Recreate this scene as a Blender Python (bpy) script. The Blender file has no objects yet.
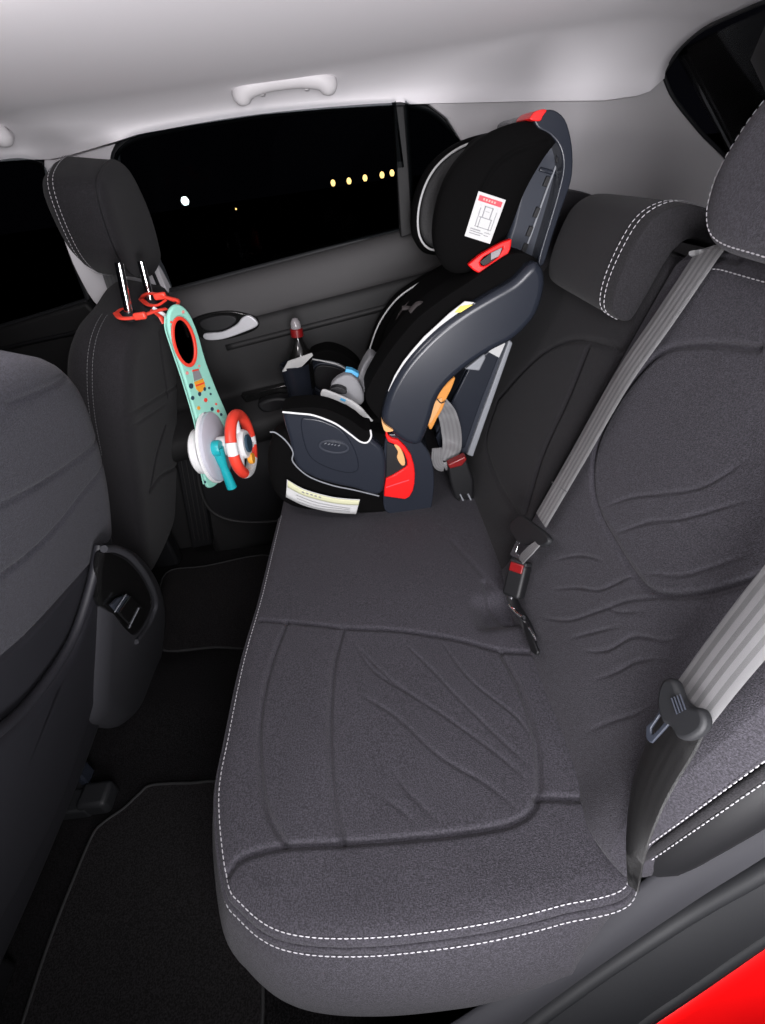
import bpy, math, random
import numpy as np
from mathutils import Vector, Matrix
random.seed(4); rng = np.random.default_rng(7)
S = bpy.context.scene; C = S.collection
R = math.radians
# ------------------------------------------------------------------ camera
FPX = 483.0; CX, CY = 382.5, 512.0
CAM = np.array([0.0, 0.0, 1.08])
_Y = np.array([345-CX, CY-163, -FPX]); _Y /= np.linalg.norm(_Y)
_D = np.array([477-CX, CY-1170, -FPX]); _D /= np.linalg.norm(_D)
_Z = -_D; _Z = _Z - _Y*(_Z@_Y); _Z /= np.linalg.norm(_Z)
_X = np.cross(_Y, _Z)
MROT = np.array([_X, _Y, _Z])
cd = bpy.data.cameras.new('camera'); cam = bpy.data.objects.new('camera', cd); C.objects.link(cam)
m4 = Matrix([list(MROT[0])+[0], list(MROT[1])+[0], list(MROT[2])+[0], [0,0,0,1]])
m4.translation = Vector(CAM); cam.matrix_world = m4
cd.sensor_fit = 'VERTICAL'; cd.sensor_height = 24.0; cd.lens = 24.0*FPX/1024.0; cd.clip_start = 0.02; cd.clip_end = 200
S.camera = cam
# ------------------------------------------------------------------ world, light, exposure
w = bpy.data.worlds.new('night'); S.world = w; w.use_nodes = True
w.node_tree.nodes['Background'].inputs[0].default_value = (0.004, 0.004, 0.006, 1)
w.node_tree.nodes['Background'].inputs[1].default_value = 0.3
def area(name, loc, target, size, power, color=(1,1,1), sy=None):
    l = bpy.data.lights.new(name, 'AREA'); l.energy = power; l.size = size; l.color = color
    if sy: l.shape = 'RECTANGLE'; l.size_y = sy
    o = bpy.data.objects.new(name, l); C.objects.link(o); o.location = loc
    o.rotation_euler = (Vector(target)-Vector(loc)).to_track_quat('-Z', 'Y').to_euler()
    return o
area('door_side_lamp', (0.14, -0.26, 1.12), (0.10, 0.9, 0.72), 0.28, 7.5, (0.97, 0.96, 1.0))
area('headliner_fill', (0.05, -0.32, 0.66), (0.08, 0.50, 1.25), 0.44, 15.0, (0.99, 0.97, 1.0))  # unseen fill light, added outside the near door to brighten the headliner
area('cabin_dome_lamp', (-0.36, 0.52, 1.215), (-0.15, 0.8, 0.2), 0.10, 1.6, (1.0, 0.95, 0.95))
vs = S.view_settings; vs.view_transform = 'Standard'; vs.look = 'None'; vs.gamma = 1.0; vs.use_curve_mapping = False; vs.exposure = 0.42
# ------------------------------------------------------------------ helpers: projection
def ray(px, py): return MROT @ np.array([px-CX, CY-py, -FPX])
def P(px, py, x=None, y=None, z=None):
    d = ray(px, py)
    t = (x-CAM[0])/d[0] if x is not None else (y-CAM[1])/d[1] if y is not None else (z-CAM[2])/d[2]
    return CAM + d*t
class Frame:
    def __init__(s, O, A, B):
        s.O = np.array(O, float); s.A = np.array(A, float)/np.linalg.norm(A); B = np.array(B, float)
        B = B - s.A*(B@s.A); s.B = B/np.linalg.norm(B); s.N = np.cross(s.A, s.B)
    def pt(s, a, b, h=0): return s.O + s.A*a + s.B*b + s.N*h
    def px(s, px, py, off=0):
        d = ray(px, py); O = s.O + s.N*off
        t = ((O-CAM)@s.N)/(d@s.N); p = CAM + d*t - s.O
        return (float(p@s.A), float(p@s.B))
    def pxs(s, pts, off=0): return [s.px(*p, off=off) for p in pts]
# ------------------------------------------------------------------ helpers: materials
def mat(name, color, rough=0.6, metal=0.0, spec=0.5, bump=None, speckle=None, coat=0, emit=None, sheen=0):
    m = bpy.data.materials.new(name); m.use_nodes = True; nt = m.node_tree; b = nt.nodes['Principled BSDF']
    b.inputs['Base Color'].default_value = (*color, 1); b.inputs['Roughness'].default_value = rough
    b.inputs['Metallic'].default_value = metal; b.inputs['Specular IOR Level'].default_value = spec
    b.inputs['Coat Weight'].default_value = coat; b.inputs['Sheen Weight'].default_value = sheen
    if emit: b.inputs['Emission Color'].default_value = (*emit[0], 1); b.inputs['Emission Strength'].default_value = emit[1]
    tc = nt.nodes.new('ShaderNodeTexCoord')
    if bump:
        n = nt.nodes.new('ShaderNodeTexNoise'); n.inputs['Scale'].default_value = bump[0]; n.inputs['Detail'].default_value = 3
        nt.links.new(tc.outputs['Object'], n.inputs['Vector'])
        bp = nt.nodes.new('ShaderNodeBump'); bp.inputs['Strength'].default_value = bump[1]; bp.inputs['Distance'].default_value = bump[2]
        nt.links.new(n.outputs['Fac'], bp.inputs['Height']); nt.links.new(bp.outputs['Normal'], b.inputs['Normal'])
    if speckle:
        n = nt.nodes.new('ShaderNodeTexNoise'); n.inputs['Scale'].default_value = speckle[0]; n.inputs['Detail'].default_value = 2
        nt.links.new(tc.outputs['Object'], n.inputs['Vector'])
        r = nt.nodes.new('ShaderNodeValToRGB'); r.color_ramp.elements[0].position = .38; r.color_ramp.elements[1].position = .66
        c0 = [c*(1-speckle[1]) for c in color]; c1 = [min(1, c*(1+speckle[1])) for c in color]
        r.color_ramp.elements[0].color = (*c0, 1); r.color_ramp.elements[1].color = (*c1, 1)
        nt.links.new(n.outputs['Fac'], r.inputs['Fac']); nt.links.new(r.outputs['Color'], b.inputs['Base Color'])
    return m
M = {}
M['headliner'] = mat('headliner_fabric', (.79,.765,.785), .95, spec=.1, bump=(900,.15,.0006))
M['pillar'] = mat('pillar_plastic', (.46,.445,.455), .8, spec=.25, bump=(700,.15,.0005))
M['handle'] = mat('beige_plastic', (.62,.60,.61), .5, spec=.4)
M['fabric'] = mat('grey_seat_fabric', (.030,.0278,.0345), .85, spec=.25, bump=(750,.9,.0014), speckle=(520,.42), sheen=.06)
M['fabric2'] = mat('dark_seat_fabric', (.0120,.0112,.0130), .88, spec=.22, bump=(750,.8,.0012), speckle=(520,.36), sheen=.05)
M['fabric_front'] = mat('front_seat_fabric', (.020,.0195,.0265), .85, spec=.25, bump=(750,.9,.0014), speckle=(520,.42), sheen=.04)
M['black_fabric'] = mat('black_plush_fabric', (.0020,.0019,.0020), .95, spec=.08, bump=(600,.5,.001))
M['black'] = mat('black_plastic', (.007,.007,.008), .5, spec=.35, bump=(1200,.12,.0003))
M['door'] = mat('door_plastic', (.0105,.0102,.0106), .62, spec=.35, bump=(900,.25,.0005))
M['doorsoft'] = mat('door_sill_plastic', (.055,.053,.054), .65, spec=.3, bump=(900,.25,.0005))
M['gloss'] = mat('gloss_black', (.006,.006,.006), .12, spec=.5)
M['carpet'] = mat('black_carpet', (.0085,.008,.0085), 1.0, spec=.05, bump=(500,.9,.002), speckle=(350,.5))
M['mat'] = mat('floor_mat_pile', (.014,.013,.0135), 1.0, spec=.05, bump=(420,1.0,.002), speckle=(380,.45))
M['piping'] = mat('dark_binding', (.014,.014,.0145), .8)
M['rubber'] = mat('black_rubber', (.011,.0115,.013), .60, spec=.35, bump=(300,.2,.0006))
M['sill'] = mat('sill_plastic', (.026,.026,.030), .72, spec=.25, bump=(900,.3,.0005))
M['red_paint'] = mat('red_car_paint', (.90,.004,.005), .3, spec=.5, coat=.6)
M['thread'] = mat('grey_thread', (.36,.35,.37), .7)
M['thread_dim'] = mat('dim_thread', (.10,.10,.105), .7)
M['chrome'] = mat('chrome', (.75,.75,.77), .14, metal=1)
M['satin'] = mat('satin_metal', (.55,.55,.57), .32, metal=.25)
M['dusty'] = mat('seat_shell_plastic', (.0150,.0178,.0255), .27, spec=.38, bump=(800,.15,.0004))
M['dusty2'] = mat('seat_back_plastic', (.027,.031,.042), .4, spec=.3)
M['edge_grey'] = mat('light_grey_strip', (.22,.23,.25), .5)
M['mesh_grey'] = mat('grey_mesh_fabric', (.030,.030,.031), .55, spec=.4, bump=(900,.8,.001), speckle=(700,.5))
M['white_pipe'] = mat('white_piping', (.62,.62,.62), .6)
M['label'] = mat('white_label', (.50,.50,.495), .7)
M['label_grey'] = mat('label_print_grey', (.24,.24,.25), .7)
M['label_lines'] = mat('label_print_lines', (.22,.22,.23), .7)
M['label_red'] = mat('label_red', (.75,.05,.07), .6)
M['label_yellow'] = mat('label_yellow', (.80,.66,.10), .6)
M['label_cream'] = mat('label_cream', (.55,.55,.36), .7)
M['red'] = mat('red_plastic', (.70,.008,.008), .35, spec=.5)
M['buckle_red'] = mat('buckle_red', (.16,.005,.006), .35)
M['tan'] = mat('tan_foam', (.62,.33,.13), .8)
M['tan2'] = mat('orange_foam', (.60,.24,.04), .7)
M['webdark'] = mat('dark_webbing', (.020,.019,.019), .7, bump=(900,.6,.0008))
M['mint'] = mat('mint_fabric', (.30,.66,.54), .75, bump=(600,.3,.0008))
M['toy_red'] = mat('toy_red', (.85,.060,.035), .4)
M['toy_white'] = mat('toy_white', (.80,.80,.80), .35)
M['toy_grey'] = mat('toy_grey', (.50,.50,.56), .4)
M['teal'] = mat('teal_plastic', (.01,.36,.40), .35)
M['orange'] = mat('print_orange', (.85,.36,.03), .6)
M['navy'] = mat('print_navy', (.02,.05,.08), .6)
M['pink'] = mat('print_pink', (.80,.30,.27), .6)
M['mirror'] = mat('toy_mirror', (.05,.05,.05), .06, metal=1)
M['fleece'] = mat('grey_label_fabric', (.22,.22,.23), .85)
M['cloth'] = mat('crumpled_dark_webbing', (.032,.026,.026), .7, bump=(500,.5,.001))
M['asphalt'] = mat('dark_asphalt', (.0015,.0015,.0015), 1.0, spec=0)
M['blue'] = mat('label_blue', (.08,.38,.65), .6)
def belt_mat(name, base, amp):
    m = bpy.data.materials.new(name); m.use_nodes = True; nt = m.node_tree; b = nt.nodes['Principled BSDF']
    b.inputs['Roughness'].default_value = .45; b.inputs['Specular IOR Level'].default_value = .5
    uv = nt.nodes.new('ShaderNodeUVMap'); sp = nt.nodes.new('ShaderNodeSeparateXYZ'); nt.links.new(uv.outputs[0], sp.inputs[0])
    r = nt.nodes.new('ShaderNodeValToRGB'); cr = r.color_ramp; cr.interpolation = 'CONSTANT'
    lo = tuple(base*amp*k for k in (1,.99,1.01)); hi = tuple(base*k for k in (1,.99,1.01))
    ed = [0,.12,.26,.34,.46,.54,.66,.74,.88]
    cr.elements[0].position = 0; cr.elements[0].color = (*hi,1); cr.elements[1].position = .14; cr.elements[1].color = (*lo,1)
    for i,(p,c) in enumerate([(.24,hi),(.36,lo),(.46,hi),(.56,lo),(.66,hi),(.78,lo),(.88,hi)]):
        e = cr.elements.new(p); e.color = (*c,1)
    nt.links.new(sp.outputs[0], r.inputs['Fac']); nt.links.new(r.outputs['Color'], b.inputs['Base Color'])
    wv = nt.nodes.new('ShaderNodeTexWave'); wv.inputs['Scale'].default_value = 260; wv.bands_direction = 'DIAGONAL'
    nt.links.new(uv.outputs[0], wv.inputs['Vector'])
    bp = nt.nodes.new('ShaderNodeBump'); bp.inputs['Strength'].default_value = .5; bp.inputs['Distance'].default_value = .0005
    nt.links.new(wv.outputs['Fac'], bp.inputs['Height']); nt.links.new(bp.outputs['Normal'], b.inputs['Normal'])
    return m
M['belt'] = belt_mat('grey_belt_webbing', .155, .62)
M['belt2'] = belt_mat('black_belt_webbing', .009, .70)
M['belt_shiny'] = belt_mat('folded_belt_webbing', .16, .8)
def glass_mat():
    m = bpy.data.materials.new('tinted_window_glass'); m.use_nodes = True; nt = m.node_tree
    for n in list(nt.nodes): nt.nodes.remove(n)
    o = nt.nodes.new('ShaderNodeOutputMaterial'); t = nt.nodes.new('ShaderNodeBsdfTransparent'); t.inputs[0].default_value = (.55,.57,.58,1)
    g = nt.nodes.new('ShaderNodeBsdfGlossy'); g.inputs['Roughness'].default_value = .02; g.inputs[0].default_value = (.5,.5,.5,1)
    f = nt.nodes.new('ShaderNodeFresnel'); f.inputs[0].default_value = 1.12
    mx = nt.nodes.new('ShaderNodeMixShader'); nt.links.new(f.outputs[0], mx.inputs[0]); nt.links.new(t.outputs[0], mx.inputs[1]); nt.links.new(g.outputs[0], mx.inputs[2])
    nt.links.new(mx.outputs[0], o.inputs[0]); return m
M['glass'] = glass_mat()
def clear_mat():
    m = mat('clear_plastic', (.30,.28,.29), .15); m.node_tree.nodes['Principled BSDF'].inputs['Transmission Weight'].default_value = .3; return m
M['clear'] = clear_mat()
M['lamp_warm'] = mat('warm_lamp', (.02,.02,.02), emit=((1,.60,.20), 5))
M['lamp_cool'] = mat('cool_lamp', (.02,.02,.02), emit=((.8,1,.97), 9))
# ------------------------------------------------------------------ helpers: objects
def link(name, me, m, parent=None):
    o = bpy.data.objects.new(name, me); C.objects.link(o)
    if m is not None: me.materials.append(M[m] if isinstance(m, str) else m)
    if parent: o.parent = parent
    return o
def mesh(name, V, F, m, parent=None, angle=40, uv=None):
    me = bpy.data.meshes.new(name); me.from_pydata([tuple(map(float, v)) for v in V], [], [tuple(map(int, f)) for f in F])
    me.validate()
    me.shade_smooth() if hasattr(me, 'shade_smooth') else None
    for p in me.polygons: p.use_smooth = True
    me.set_sharp_from_angle(angle=R(angle))
    if uv is not None:
        l = me.uv_layers.new(name='UVMap')
        for lp in me.loops: l.data[lp.index].uv = uv[lp.vertex_index]
    return link(name, me, m, parent)
def bev(o, wd, seg=3, angle=35):
    b = o.modifiers.new('bevel', 'BEVEL'); b.width = wd; b.segments = seg; b.limit_method = 'ANGLE'; b.angle_limit = R(angle)
    return o
def thing(name, label, cat, loc=(0,0,0), group=None):
    o = bpy.data.objects.new(name, None); C.objects.link(o); o.location = loc; o.empty_display_size = .05
    o['label'] = label; o['category'] = cat
    if group: o['group'] = group
    return o
def tag(o, label, cat, group=None):
    o['label'] = label; o['category'] = cat
    if group: o['group'] = group
    return o
def struct(o): o['kind'] = 'structure'; return o
def fix(t):
    """after the parts are built in world coordinates: bring them under the Empty's own place"""
    for ch in t.children: ch.matrix_parent_inverse = Matrix.Translation(-Vector(t.location))
def catmull(pts, n=8, closed=False):
    pts = [np.array(p, float) for p in pts]; L = len(pts); out = []
    rngs = range(L) if closed else range(L-1)
    for i in rngs:
        p0 = pts[(i-1) % L] if closed or i > 0 else 2*pts[0]-pts[1]
        p1 = pts[i]; p2 = pts[(i+1) % L]
        p3 = pts[(i+2) % L] if closed or i+2 < L else 2*pts[-1]-pts[-2]
        for k in range(n):
            t = k/n
            out.append(.5*((2*p1)+(-p0+p2)*t+(2*p0-5*p1+4*p2-p3)*t*t+(-p0+3*p1-3*p2+p3)*t**3))
    if not closed: out.append(pts[-1])
    return out
def resample(pts, step=None, n=None, closed=False):
    pts = np.array(pts, float)
    if closed: pts = np.vstack([pts, pts[:1]])
    d = np.r_[0, np.cumsum(np.linalg.norm(np.diff(pts, axis=0), axis=1))]
    if n is None: n = max(2, int(round(d[-1]/step)))
    t = np.linspace(0, d[-1], n+1)
    out = np.stack([np.interp(t, d, pts[:, k]) for k in range(pts.shape[1])], 1)
    return out[:-1] if closed else out
def segdist(Q, poly, closed=False, near=None):
    poly = np.array(poly, float)
    if closed: poly = np.vstack([poly, poly[:1]])
    best = np.full(len(Q), 1e9)
    if near is not None:
        lo = poly.min(0)-near; hi = poly.max(0)+near; idx = np.where((Q >= lo).all(1) & (Q <= hi).all(1))[0]
        if len(idx): best[idx] = segdist(Q[idx], poly)
        return best
    for i in range(len(poly)-1):
        a, b = poly[i], poly[i+1]; ab = b-a; L = ab@ab+1e-12
        t = np.clip(((Q-a)@ab)/L, 0, 1)
        best = np.minimum(best, np.linalg.norm(Q-(a+t[:, None]*ab), axis=1))
    return best
class Puff:
    """soft pad: closed outline in a frame, rounded edge, grooves where the seams run"""
    def __init__(s, fr, outline, H, Rf, back=.02, Rb=None, nper=200, rings=50, grooves=(), center=None, smooth=True, dome=0, extra=None):
        s.fr = fr; o = catmull(outline, 10, True) if smooth else outline
        s.out = resample(np.array(o), n=nper, closed=True); s.H = H; s.R = Rf; s.back = back; s.Rb = Rb or min(back, Rf)
        s.c = np.array(center) if center is not None else s.out.mean(0); s.gr = [(np.array(g[0]), g[1], g[2]) for g in grooves]; s.dome = dome; s.extra = extra
        s.nper = nper; s.rings = rings; s.oc = s.out
    def height(s, Q, onb=False):
        d = segdist(Q, s.out, True) if not onb else np.zeros(len(Q))
        dd = np.minimum(d, s.R); h = s.H*np.sqrt(np.maximum(0, 1-((s.R-dd)/s.R)**2.0))
        if s.dome: h = h+s.dome*(1-np.exp(-d/.08))
        for g, dep, sig in s.gr:
            q = segdist(Q, g, near=.02); e_ = np.minimum(np.linalg.norm(Q-g[0], axis=1), np.linalg.norm(Q-g[-1], axis=1)) if sig < .0031 else 1.0
            h = h-dep*np.exp(-(q/sig)**2)*np.minimum(1, d/.006)*(1-np.exp(-(e_/.035)**2))
        if s.extra is not None: h = h+s.extra(Q)*np.minimum(1, d/.02)
        return h
    def surf(s, pts, off=0):
        Q = np.array(pts, float); h = s.height(Q)
        return [s.fr.pt(q[0], q[1], hh+off) for q, hh in zip(Q, h)]
    def build(s, name, m, parent=None, angle=60):
        n = s.nper; ts = (np.linspace(0, 1, s.rings+1)[1:])**.8; V = []; rings = []
        Q = [s.c[None, :]]
        for t in ts: Q.append(s.c+(s.out-s.c)*t)
        Q = np.vstack(Q); h = s.height(Q); h[-n:] = 0
        fr = s.fr
        W = fr.O+np.outer(Q[:, 0], fr.A)+np.outer(Q[:, 1], fr.B)+np.outer(h, fr.N)
        F = [(0, 1+j, 1+(j+1) % n) for j in range(n)]
        for k in range(len(ts)-1):
            b0 = 1+k*n; b1 = b0+n
            F += [(b0+j, b1+j, b1+(j+1) % n, b0+(j+1) % n) for j in range(n)]
        last = 1+(len(ts)-1)*n; V = list(W)
        # rounded back edge
        K = 5
        for k in range(1, K+1):
            a = k/K*math.pi/2; ins = s.Rb*(1-math.cos(a)); hh = -(s.back-s.Rb)-s.Rb*math.sin(a)
            sc = s.out-s.c; L = np.linalg.norm(sc, axis=1)[:, None]
            q = s.c+sc*np.maximum(.1, (L-ins)/L)
            V += list(fr.O+np.outer(q[:, 0], fr.A)+np.outer(q[:, 1], fr.B)+hh*fr.N)
            b1 = len(V)-n
            F += [(last+j, b1+j, b1+(j+1) % n, last+(j+1) % n) for j in range(n)]; last = b1
        V.append(fr.pt(s.c[0], s.c[1], -s.back)); ci = len(V)-1
        F += [(last+j, ci, last+(j+1) % n) for j in range(n)]
        return mesh(name, V, F, m, parent, angle)
def slab(name, pts3, extr, m, parent=None, bevel=.003, seg=3, angle=35):
    """solid plate: outline in 3-D pushed along a vector"""
    pts3 = [np.array(p, float) for p in pts3]; n = len(pts3); e = np.array(extr, float)
    V = pts3+[p+e for p in pts3]
    F = [tuple(range(n)), tuple(reversed(range(n, 2*n)))]+[(i, i+n, (i+1) % n+n, (i+1) % n) for i in range(n)]
    o = mesh(name, V, F, m, parent, angle)
    import bmesh
    bm = bmesh.new(); bm.from_mesh(o.data); bmesh.ops.recalc_face_normals(bm, faces=bm.faces); bm.to_mesh(o.data); bm.free()
    if bevel: bev(o, bevel, seg, angle)
    return o
def ring_slab(name, outer, inner, extr, m, parent=None, bevel=.002):
    n = len(outer); e = np.array(extr, float); outer = [np.array(p) for p in outer]; inner = [np.array(p) for p in inner]
    V = outer+inner+[p+e for p in outer]+[p+e for p in inner]; F = []
    for i in range(n):
        j = (i+1) % n
        F += [(i, j, n+j, n+i), (2*n+i, 3*n+i, 3*n+j, 2*n+j), (i, 2*n+i, 2*n+j, j), (n+i, n+j, 3*n+j, 3*n+i)]
    o = mesh(name, V, F, m, parent, 40)
    import bmesh
    bm = bmesh.new(); bm.from_mesh(o.data); bmesh.ops.recalc_face_normals(bm, faces=bm.faces); bm.to_mesh(o.data); bm.free()
    if bevel: bev(o, bevel, 2, 50)
    return o
def tube(name, pts, r, m, parent=None, nseg=10, closed=False, smooth=6, flat=1.0, up=None):
    pts = catmull(pts, smooth, closed) if smooth else [np.array(p, float) for p in pts]
    n = len(pts); rr = r if hasattr(r, '__len__') else None; V = []; F = []; prev = None
    for i, p in enumerate(pts):
        a = pts[(i+1) % n] if closed or i < n-1 else p; b = pts[(i-1) % n] if closed or i > 0 else p
        t = a-b; t = t/(np.linalg.norm(t)+1e-12)
        u = np.array(up, float) if up is not None else (prev if prev is not None else (np.array([0,0,1.]) if abs(t[2]) < .9 else np.array([1.,0,0])))
        u = u-t*(u@t); u /= np.linalg.norm(u)+1e-12; prev = u; v = np.cross(t, u)
        R_ = r if rr is None else np.interp(i/(n-1), np.linspace(0, 1, len(rr)), rr)
        for k in range(nseg):
            th = 2*math.pi*k/nseg; V.append(p+u*math.cos(th)*R_*flat+v*math.sin(th)*R_)
    for i in range(n if closed else n-1):
        a = i*nseg; b = ((i+1) % n)*nseg
        F += [(a+k, a+(k+1) % nseg, b+(k+1) % nseg, b+k) for k in range(nseg)]
    if not closed: F += [tuple(reversed(range(nseg))), tuple(range((n-1)*nseg, n*nseg))]
    return mesh(name, V, F, m, parent, 50)
def lathe(name, prof, loc, axis, m, parent=None, n=32):
    ax = Vector(axis).normalized(); q = Vector((0,0,1)).rotation_difference(ax).to_matrix(); V = []; F = []
    for r, z in prof:
        for k in range(n):
            th = 2*math.pi*k/n; V.append(tuple(q@Vector((r*math.cos(th), r*math.sin(th), z))+Vector(loc)))
    for i in range(len(prof)-1):
        F += [(i*n+k, i*n+(k+1) % n, (i+1)*n+(k+1) % n, (i+1)*n+k) for k in range(n)]
    F += [tuple(reversed(range(n))), tuple(range((len(prof)-1)*n, len(prof)*n))]
    return mesh(name, V, F, m, parent, 40)
def ribbon(name, pts, widths, wdir, th, m, parent=None, smooth=8):
    """woven strap: path, width vector(s), thickness; u runs across for the stripes"""
    pts = catmull(pts, smooth); n = len(pts)
    wd = [np.array(w_, float) for w_ in wdir] if hasattr(wdir[0], '__len__') else [np.array(wdir, float)]*2
    wd = [np.array([np.interp(i/(n-1), np.linspace(0,1,len(wd)), [w_[k] for w_ in wd]) for k in range(3)]) for i in range(n)]
    V = []; F = []; uv = []; L = 0
    for i, p in enumerate(pts):
        t = pts[min(i+1, n-1)]-pts[max(i-1, 0)]; t /= np.linalg.norm(t)+1e-12
        wv = wd[i]-t*(wd[i]@t); wv /= np.linalg.norm(wv); nn = np.cross(t, wv)
        W_ = np.interp(i/(n-1), np.linspace(0,1,len(widths)), widths)
        if i: L += np.linalg.norm(p-pts[i-1])
        for k, (a, b) in enumerate([(-.5,0),(-.46,1),(-.2,1.1),(0,1.15),(.2,1.1),(.46,1),(.5,0),(.46,-1),(0,-1.1),(-.46,-1)]):
            V.append(p+wv*a*W_+nn*b*th/2); uv.append((a+.5, L/.048))
    K = 10
    for i in range(n-1): F += [(i*K+k, i*K+(k+1) % K, (i+1)*K+(k+1) % K, (i+1)*K+k) for k in range(K)]
    F += [tuple(reversed(range(K))), tuple(range((n-1)*K, n*K))]
    return mesh(name, V, F, m, parent, 50, uv)
def stitches(name, pts3, m='thread', parent=None, L=.0052, gap=.0022, r=.0007):
    P3 = resample(np.array(pts3), step=L+gap); V = []; F = []
    for i in range(len(P3)-1):
        a = P3[i]; b = P3[i+1]; t = b-a; d = np.linalg.norm(t)
        if d < 1e-6: continue
        t /= d; b = a+t*L; u = np.cross(t, [0.3,.2,1.]); u /= np.linalg.norm(u); v = np.cross(t, u); s = len(V)
        for p, k in ((a, .5), (a+t*L*.25, 1), (b-t*L*.25, 1), (b, .5)):
            V += [p+u*r*k, p+v*r*k, p-u*r*k, p-v*r*k]
        for q in range(3):
            F += [(s+4*q+k, s+4*q+(k+1) % 4, s+4*q+4+(k+1) % 4, s+4*q+4+k) for k in range(4)]
    return mesh(name, V, F, m, parent, 60)
def box(name, c, s, m, parent=None, bevel=.003, rot=None):
    c = np.array(c, float); rm = np.array(rot) if rot is not None else np.eye(3); V = []
    for x in (-1,1):
        for y in (-1,1):
            for z in (-1,1): V.append(c+rm@(np.array([x*s[0],y*s[1],z*s[2]])/2))
    F = [(0,1,3,2),(4,6,7,5),(0,4,5,1),(2,3,7,6),(0,2,6,4),(1,5,7,3)]
    o = mesh(name, V, F, m, parent, 35)
    if bevel: bev(o, bevel, 3)
    return o
def ell(c, a, b, n=40, ph=0): return [(c[0]+a*math.cos(2*math.pi*k/n)*math.cos(ph)-b*math.sin(2*math.pi*k/n)*math.sin(ph), c[1]+a*math.cos(2*math.pi*k/n)*math.sin(ph)+b*math.sin(2*math.pi*k/n)*math.cos(ph)) for k in range(n)]
def pxy(pts, y): return [P(*p, y=y) for p in pts]
def shift(pts, v): return [np.array(p)+np.array(v) for p in pts]

# ================================================================== THE SETTING
# floor
nx, ny = 60, 60; V = []; F = []
for i in range(nx+1):
    for j in range(ny+1):
        x = -1.35+2.2*i/nx; y = .10+1.40*j/ny
        V.append((x, y, -.012+.035*math.exp(-((y-.80)/.13)**4)))
for i in range(nx):
    for j in range(ny): a = i*(ny+1)+j; F.append((a, a+ny+1, a+ny+2, a+1))
struct(mesh('floor', V, F, 'carpet'))
# headliner
edge_px = [(-70,168,1.42),(0,158,1.42),(30,156,1.42),(50,156,1.41),(72,151,1.40),(112,139,1.40),(140,130,1.40),(200,120,1.40),(260,111,1.40),(330,105,1.395),(400,101,1.39),(430,100,1.38),(520,98,1.38),(605,97,1.375),(645,91,1.37),(663,76,1.36)]
E3 = np.array([P(a, b, y=c) for a, b, c in edge_px]); E3 = np.vstack([[-1.4, 1.42, 1.17], E3]); xs = np.linspace(-1.4, E3[-1,0], 90)
V = []; F = []; NV = 60
for x in xs:
    ye = np.interp(x, E3[:,0], E3[:,1]); ze = np.interp(x, E3[:,0], E3[:,2])
    roll = max(0, (x-.52)/.20); zdrop = -.03*roll**2
    for k in range(NV+1):
        v = k/NV
        y = -.02+(ye+.02)*v if v < .8 else None
        if v < .8: y = .02+(ye-.20-.02)*v/.8; z = 1.235+.012*(1-((y-.7)/.6)**2)+zdrop
        else:
            u = (v-.8)/.2; th = u*math.pi/2; y = ye-.20+.20*math.sin(th); y0 = ye-.20
            zt = 1.235+.012*(1-((y0-.7)/.6)**2)+zdrop; z = ze+(zt-ze)*math.cos(th)**.9
        V.append((x, y, z))
    V.append((x, ye+.02, ze+.001))
K = NV+2
for i in range(len(xs)-1):
    for k in range(K-1): a = i*K+k; F.append((a, a+1, a+K+1, a+K))
cl = struct(mesh('ceiling', V, F, 'headliner', None, 60)); sm = cl.modifiers.new('s', 'SOLIDIFY'); sm.thickness = .008; sm.offset = 1
# B pillar, C pillar
t2 = struct(slab('trim_1', pxy(catmull([(44,160),(72,151),(112,140),(113,162),(131,215),(168,302),(108,312),(78,275),(56,215)], 5, True), 1.43), (0,.05,0), 'headliner', None, .01))
tube('trim_seam', pxy([(66,158),(80,148),(100,141),(118,139)], 1.425), .003, 'headliner', t2)
t3 = struct(slab('trim_2', pxy([(424,100),(470,99),(520,97),(605,96),(648,89),(664,76),(674,98),(700,131),(731,165),(735,200),(700,260),(500,260),(462,142),(447,118)], 1.385), (0,.03,0), 'pillar', None, .004))
tube('edge_seal', pxy([(664,76),(674,98),(700,131),(731,165),(735,200)], 1.38), .004, 'rubber', t3)
# rear opening seal along the tailgate
struct(tube('trim_3', [(.70,.3,1.215),(.705,.8,1.215),(.70,1.13,1.212),(.705,1.28,1.200),P(664,70,y=1.37)], .007, 'rubber'))
# windows
def window(n, pts, y, closed=True):
    def tp(q):
        d = ray(*q); n_ = np.array([0,1,.34]); o_ = np.array([0, y+.045, .85]); return CAM+d*(((o_-CAM)@n_)/(d@n_))
    g = struct(slab('window_%d' % n, [tp(q) for q in catmull(pts, 4, True)], (0,.004,0), 'glass', None, 0))
    tube('window_frame', pxy(pts, y+.012), .009, 'rubber', g, smooth=5, closed=True)
    return g
w1 = [(114,165),(122,145),(145,134),(200,123),(260,114),(330,107),(390,103),(395,106),(403,160),(409,228),(405,235),(320,258),(215,290),(172,303),(165,298),(131,215)]
window(1, w1, 1.425)
window(2, [(405,106),(410,104),(430,110),(447,124),(463,146),(480,185),(470,215),(440,226),(418,232),(413,228),(409,170)], 1.425)
window(3, [(-70,175),(0,160),(28,159),(45,168),(54,205),(80,275),(88,298),(82,303),(0,328),(-80,350)], 1.44)
window(4, [P(0,0,y=1)]*0 or [(668,66),(745,6),(860,-60),(900,60),(850,150),(760,150),(733,163),(700,127)], 1.44) if False else None
b4 = [(.715,1.34,1.185),(.71,1.0,1.205),(.71,.2,1.205),(.93,.2,.93),(.93,1.32,.93)]
g4 = struct(slab('window_4', b4, (.004,0,.003), 'glass', None, 0))
struct(slab('trim_4', pxy([(393,105),(404.5,104.5),(413,234),(401,238)], 1.400), (0,.05,0), 'door', None, .003))
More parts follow.
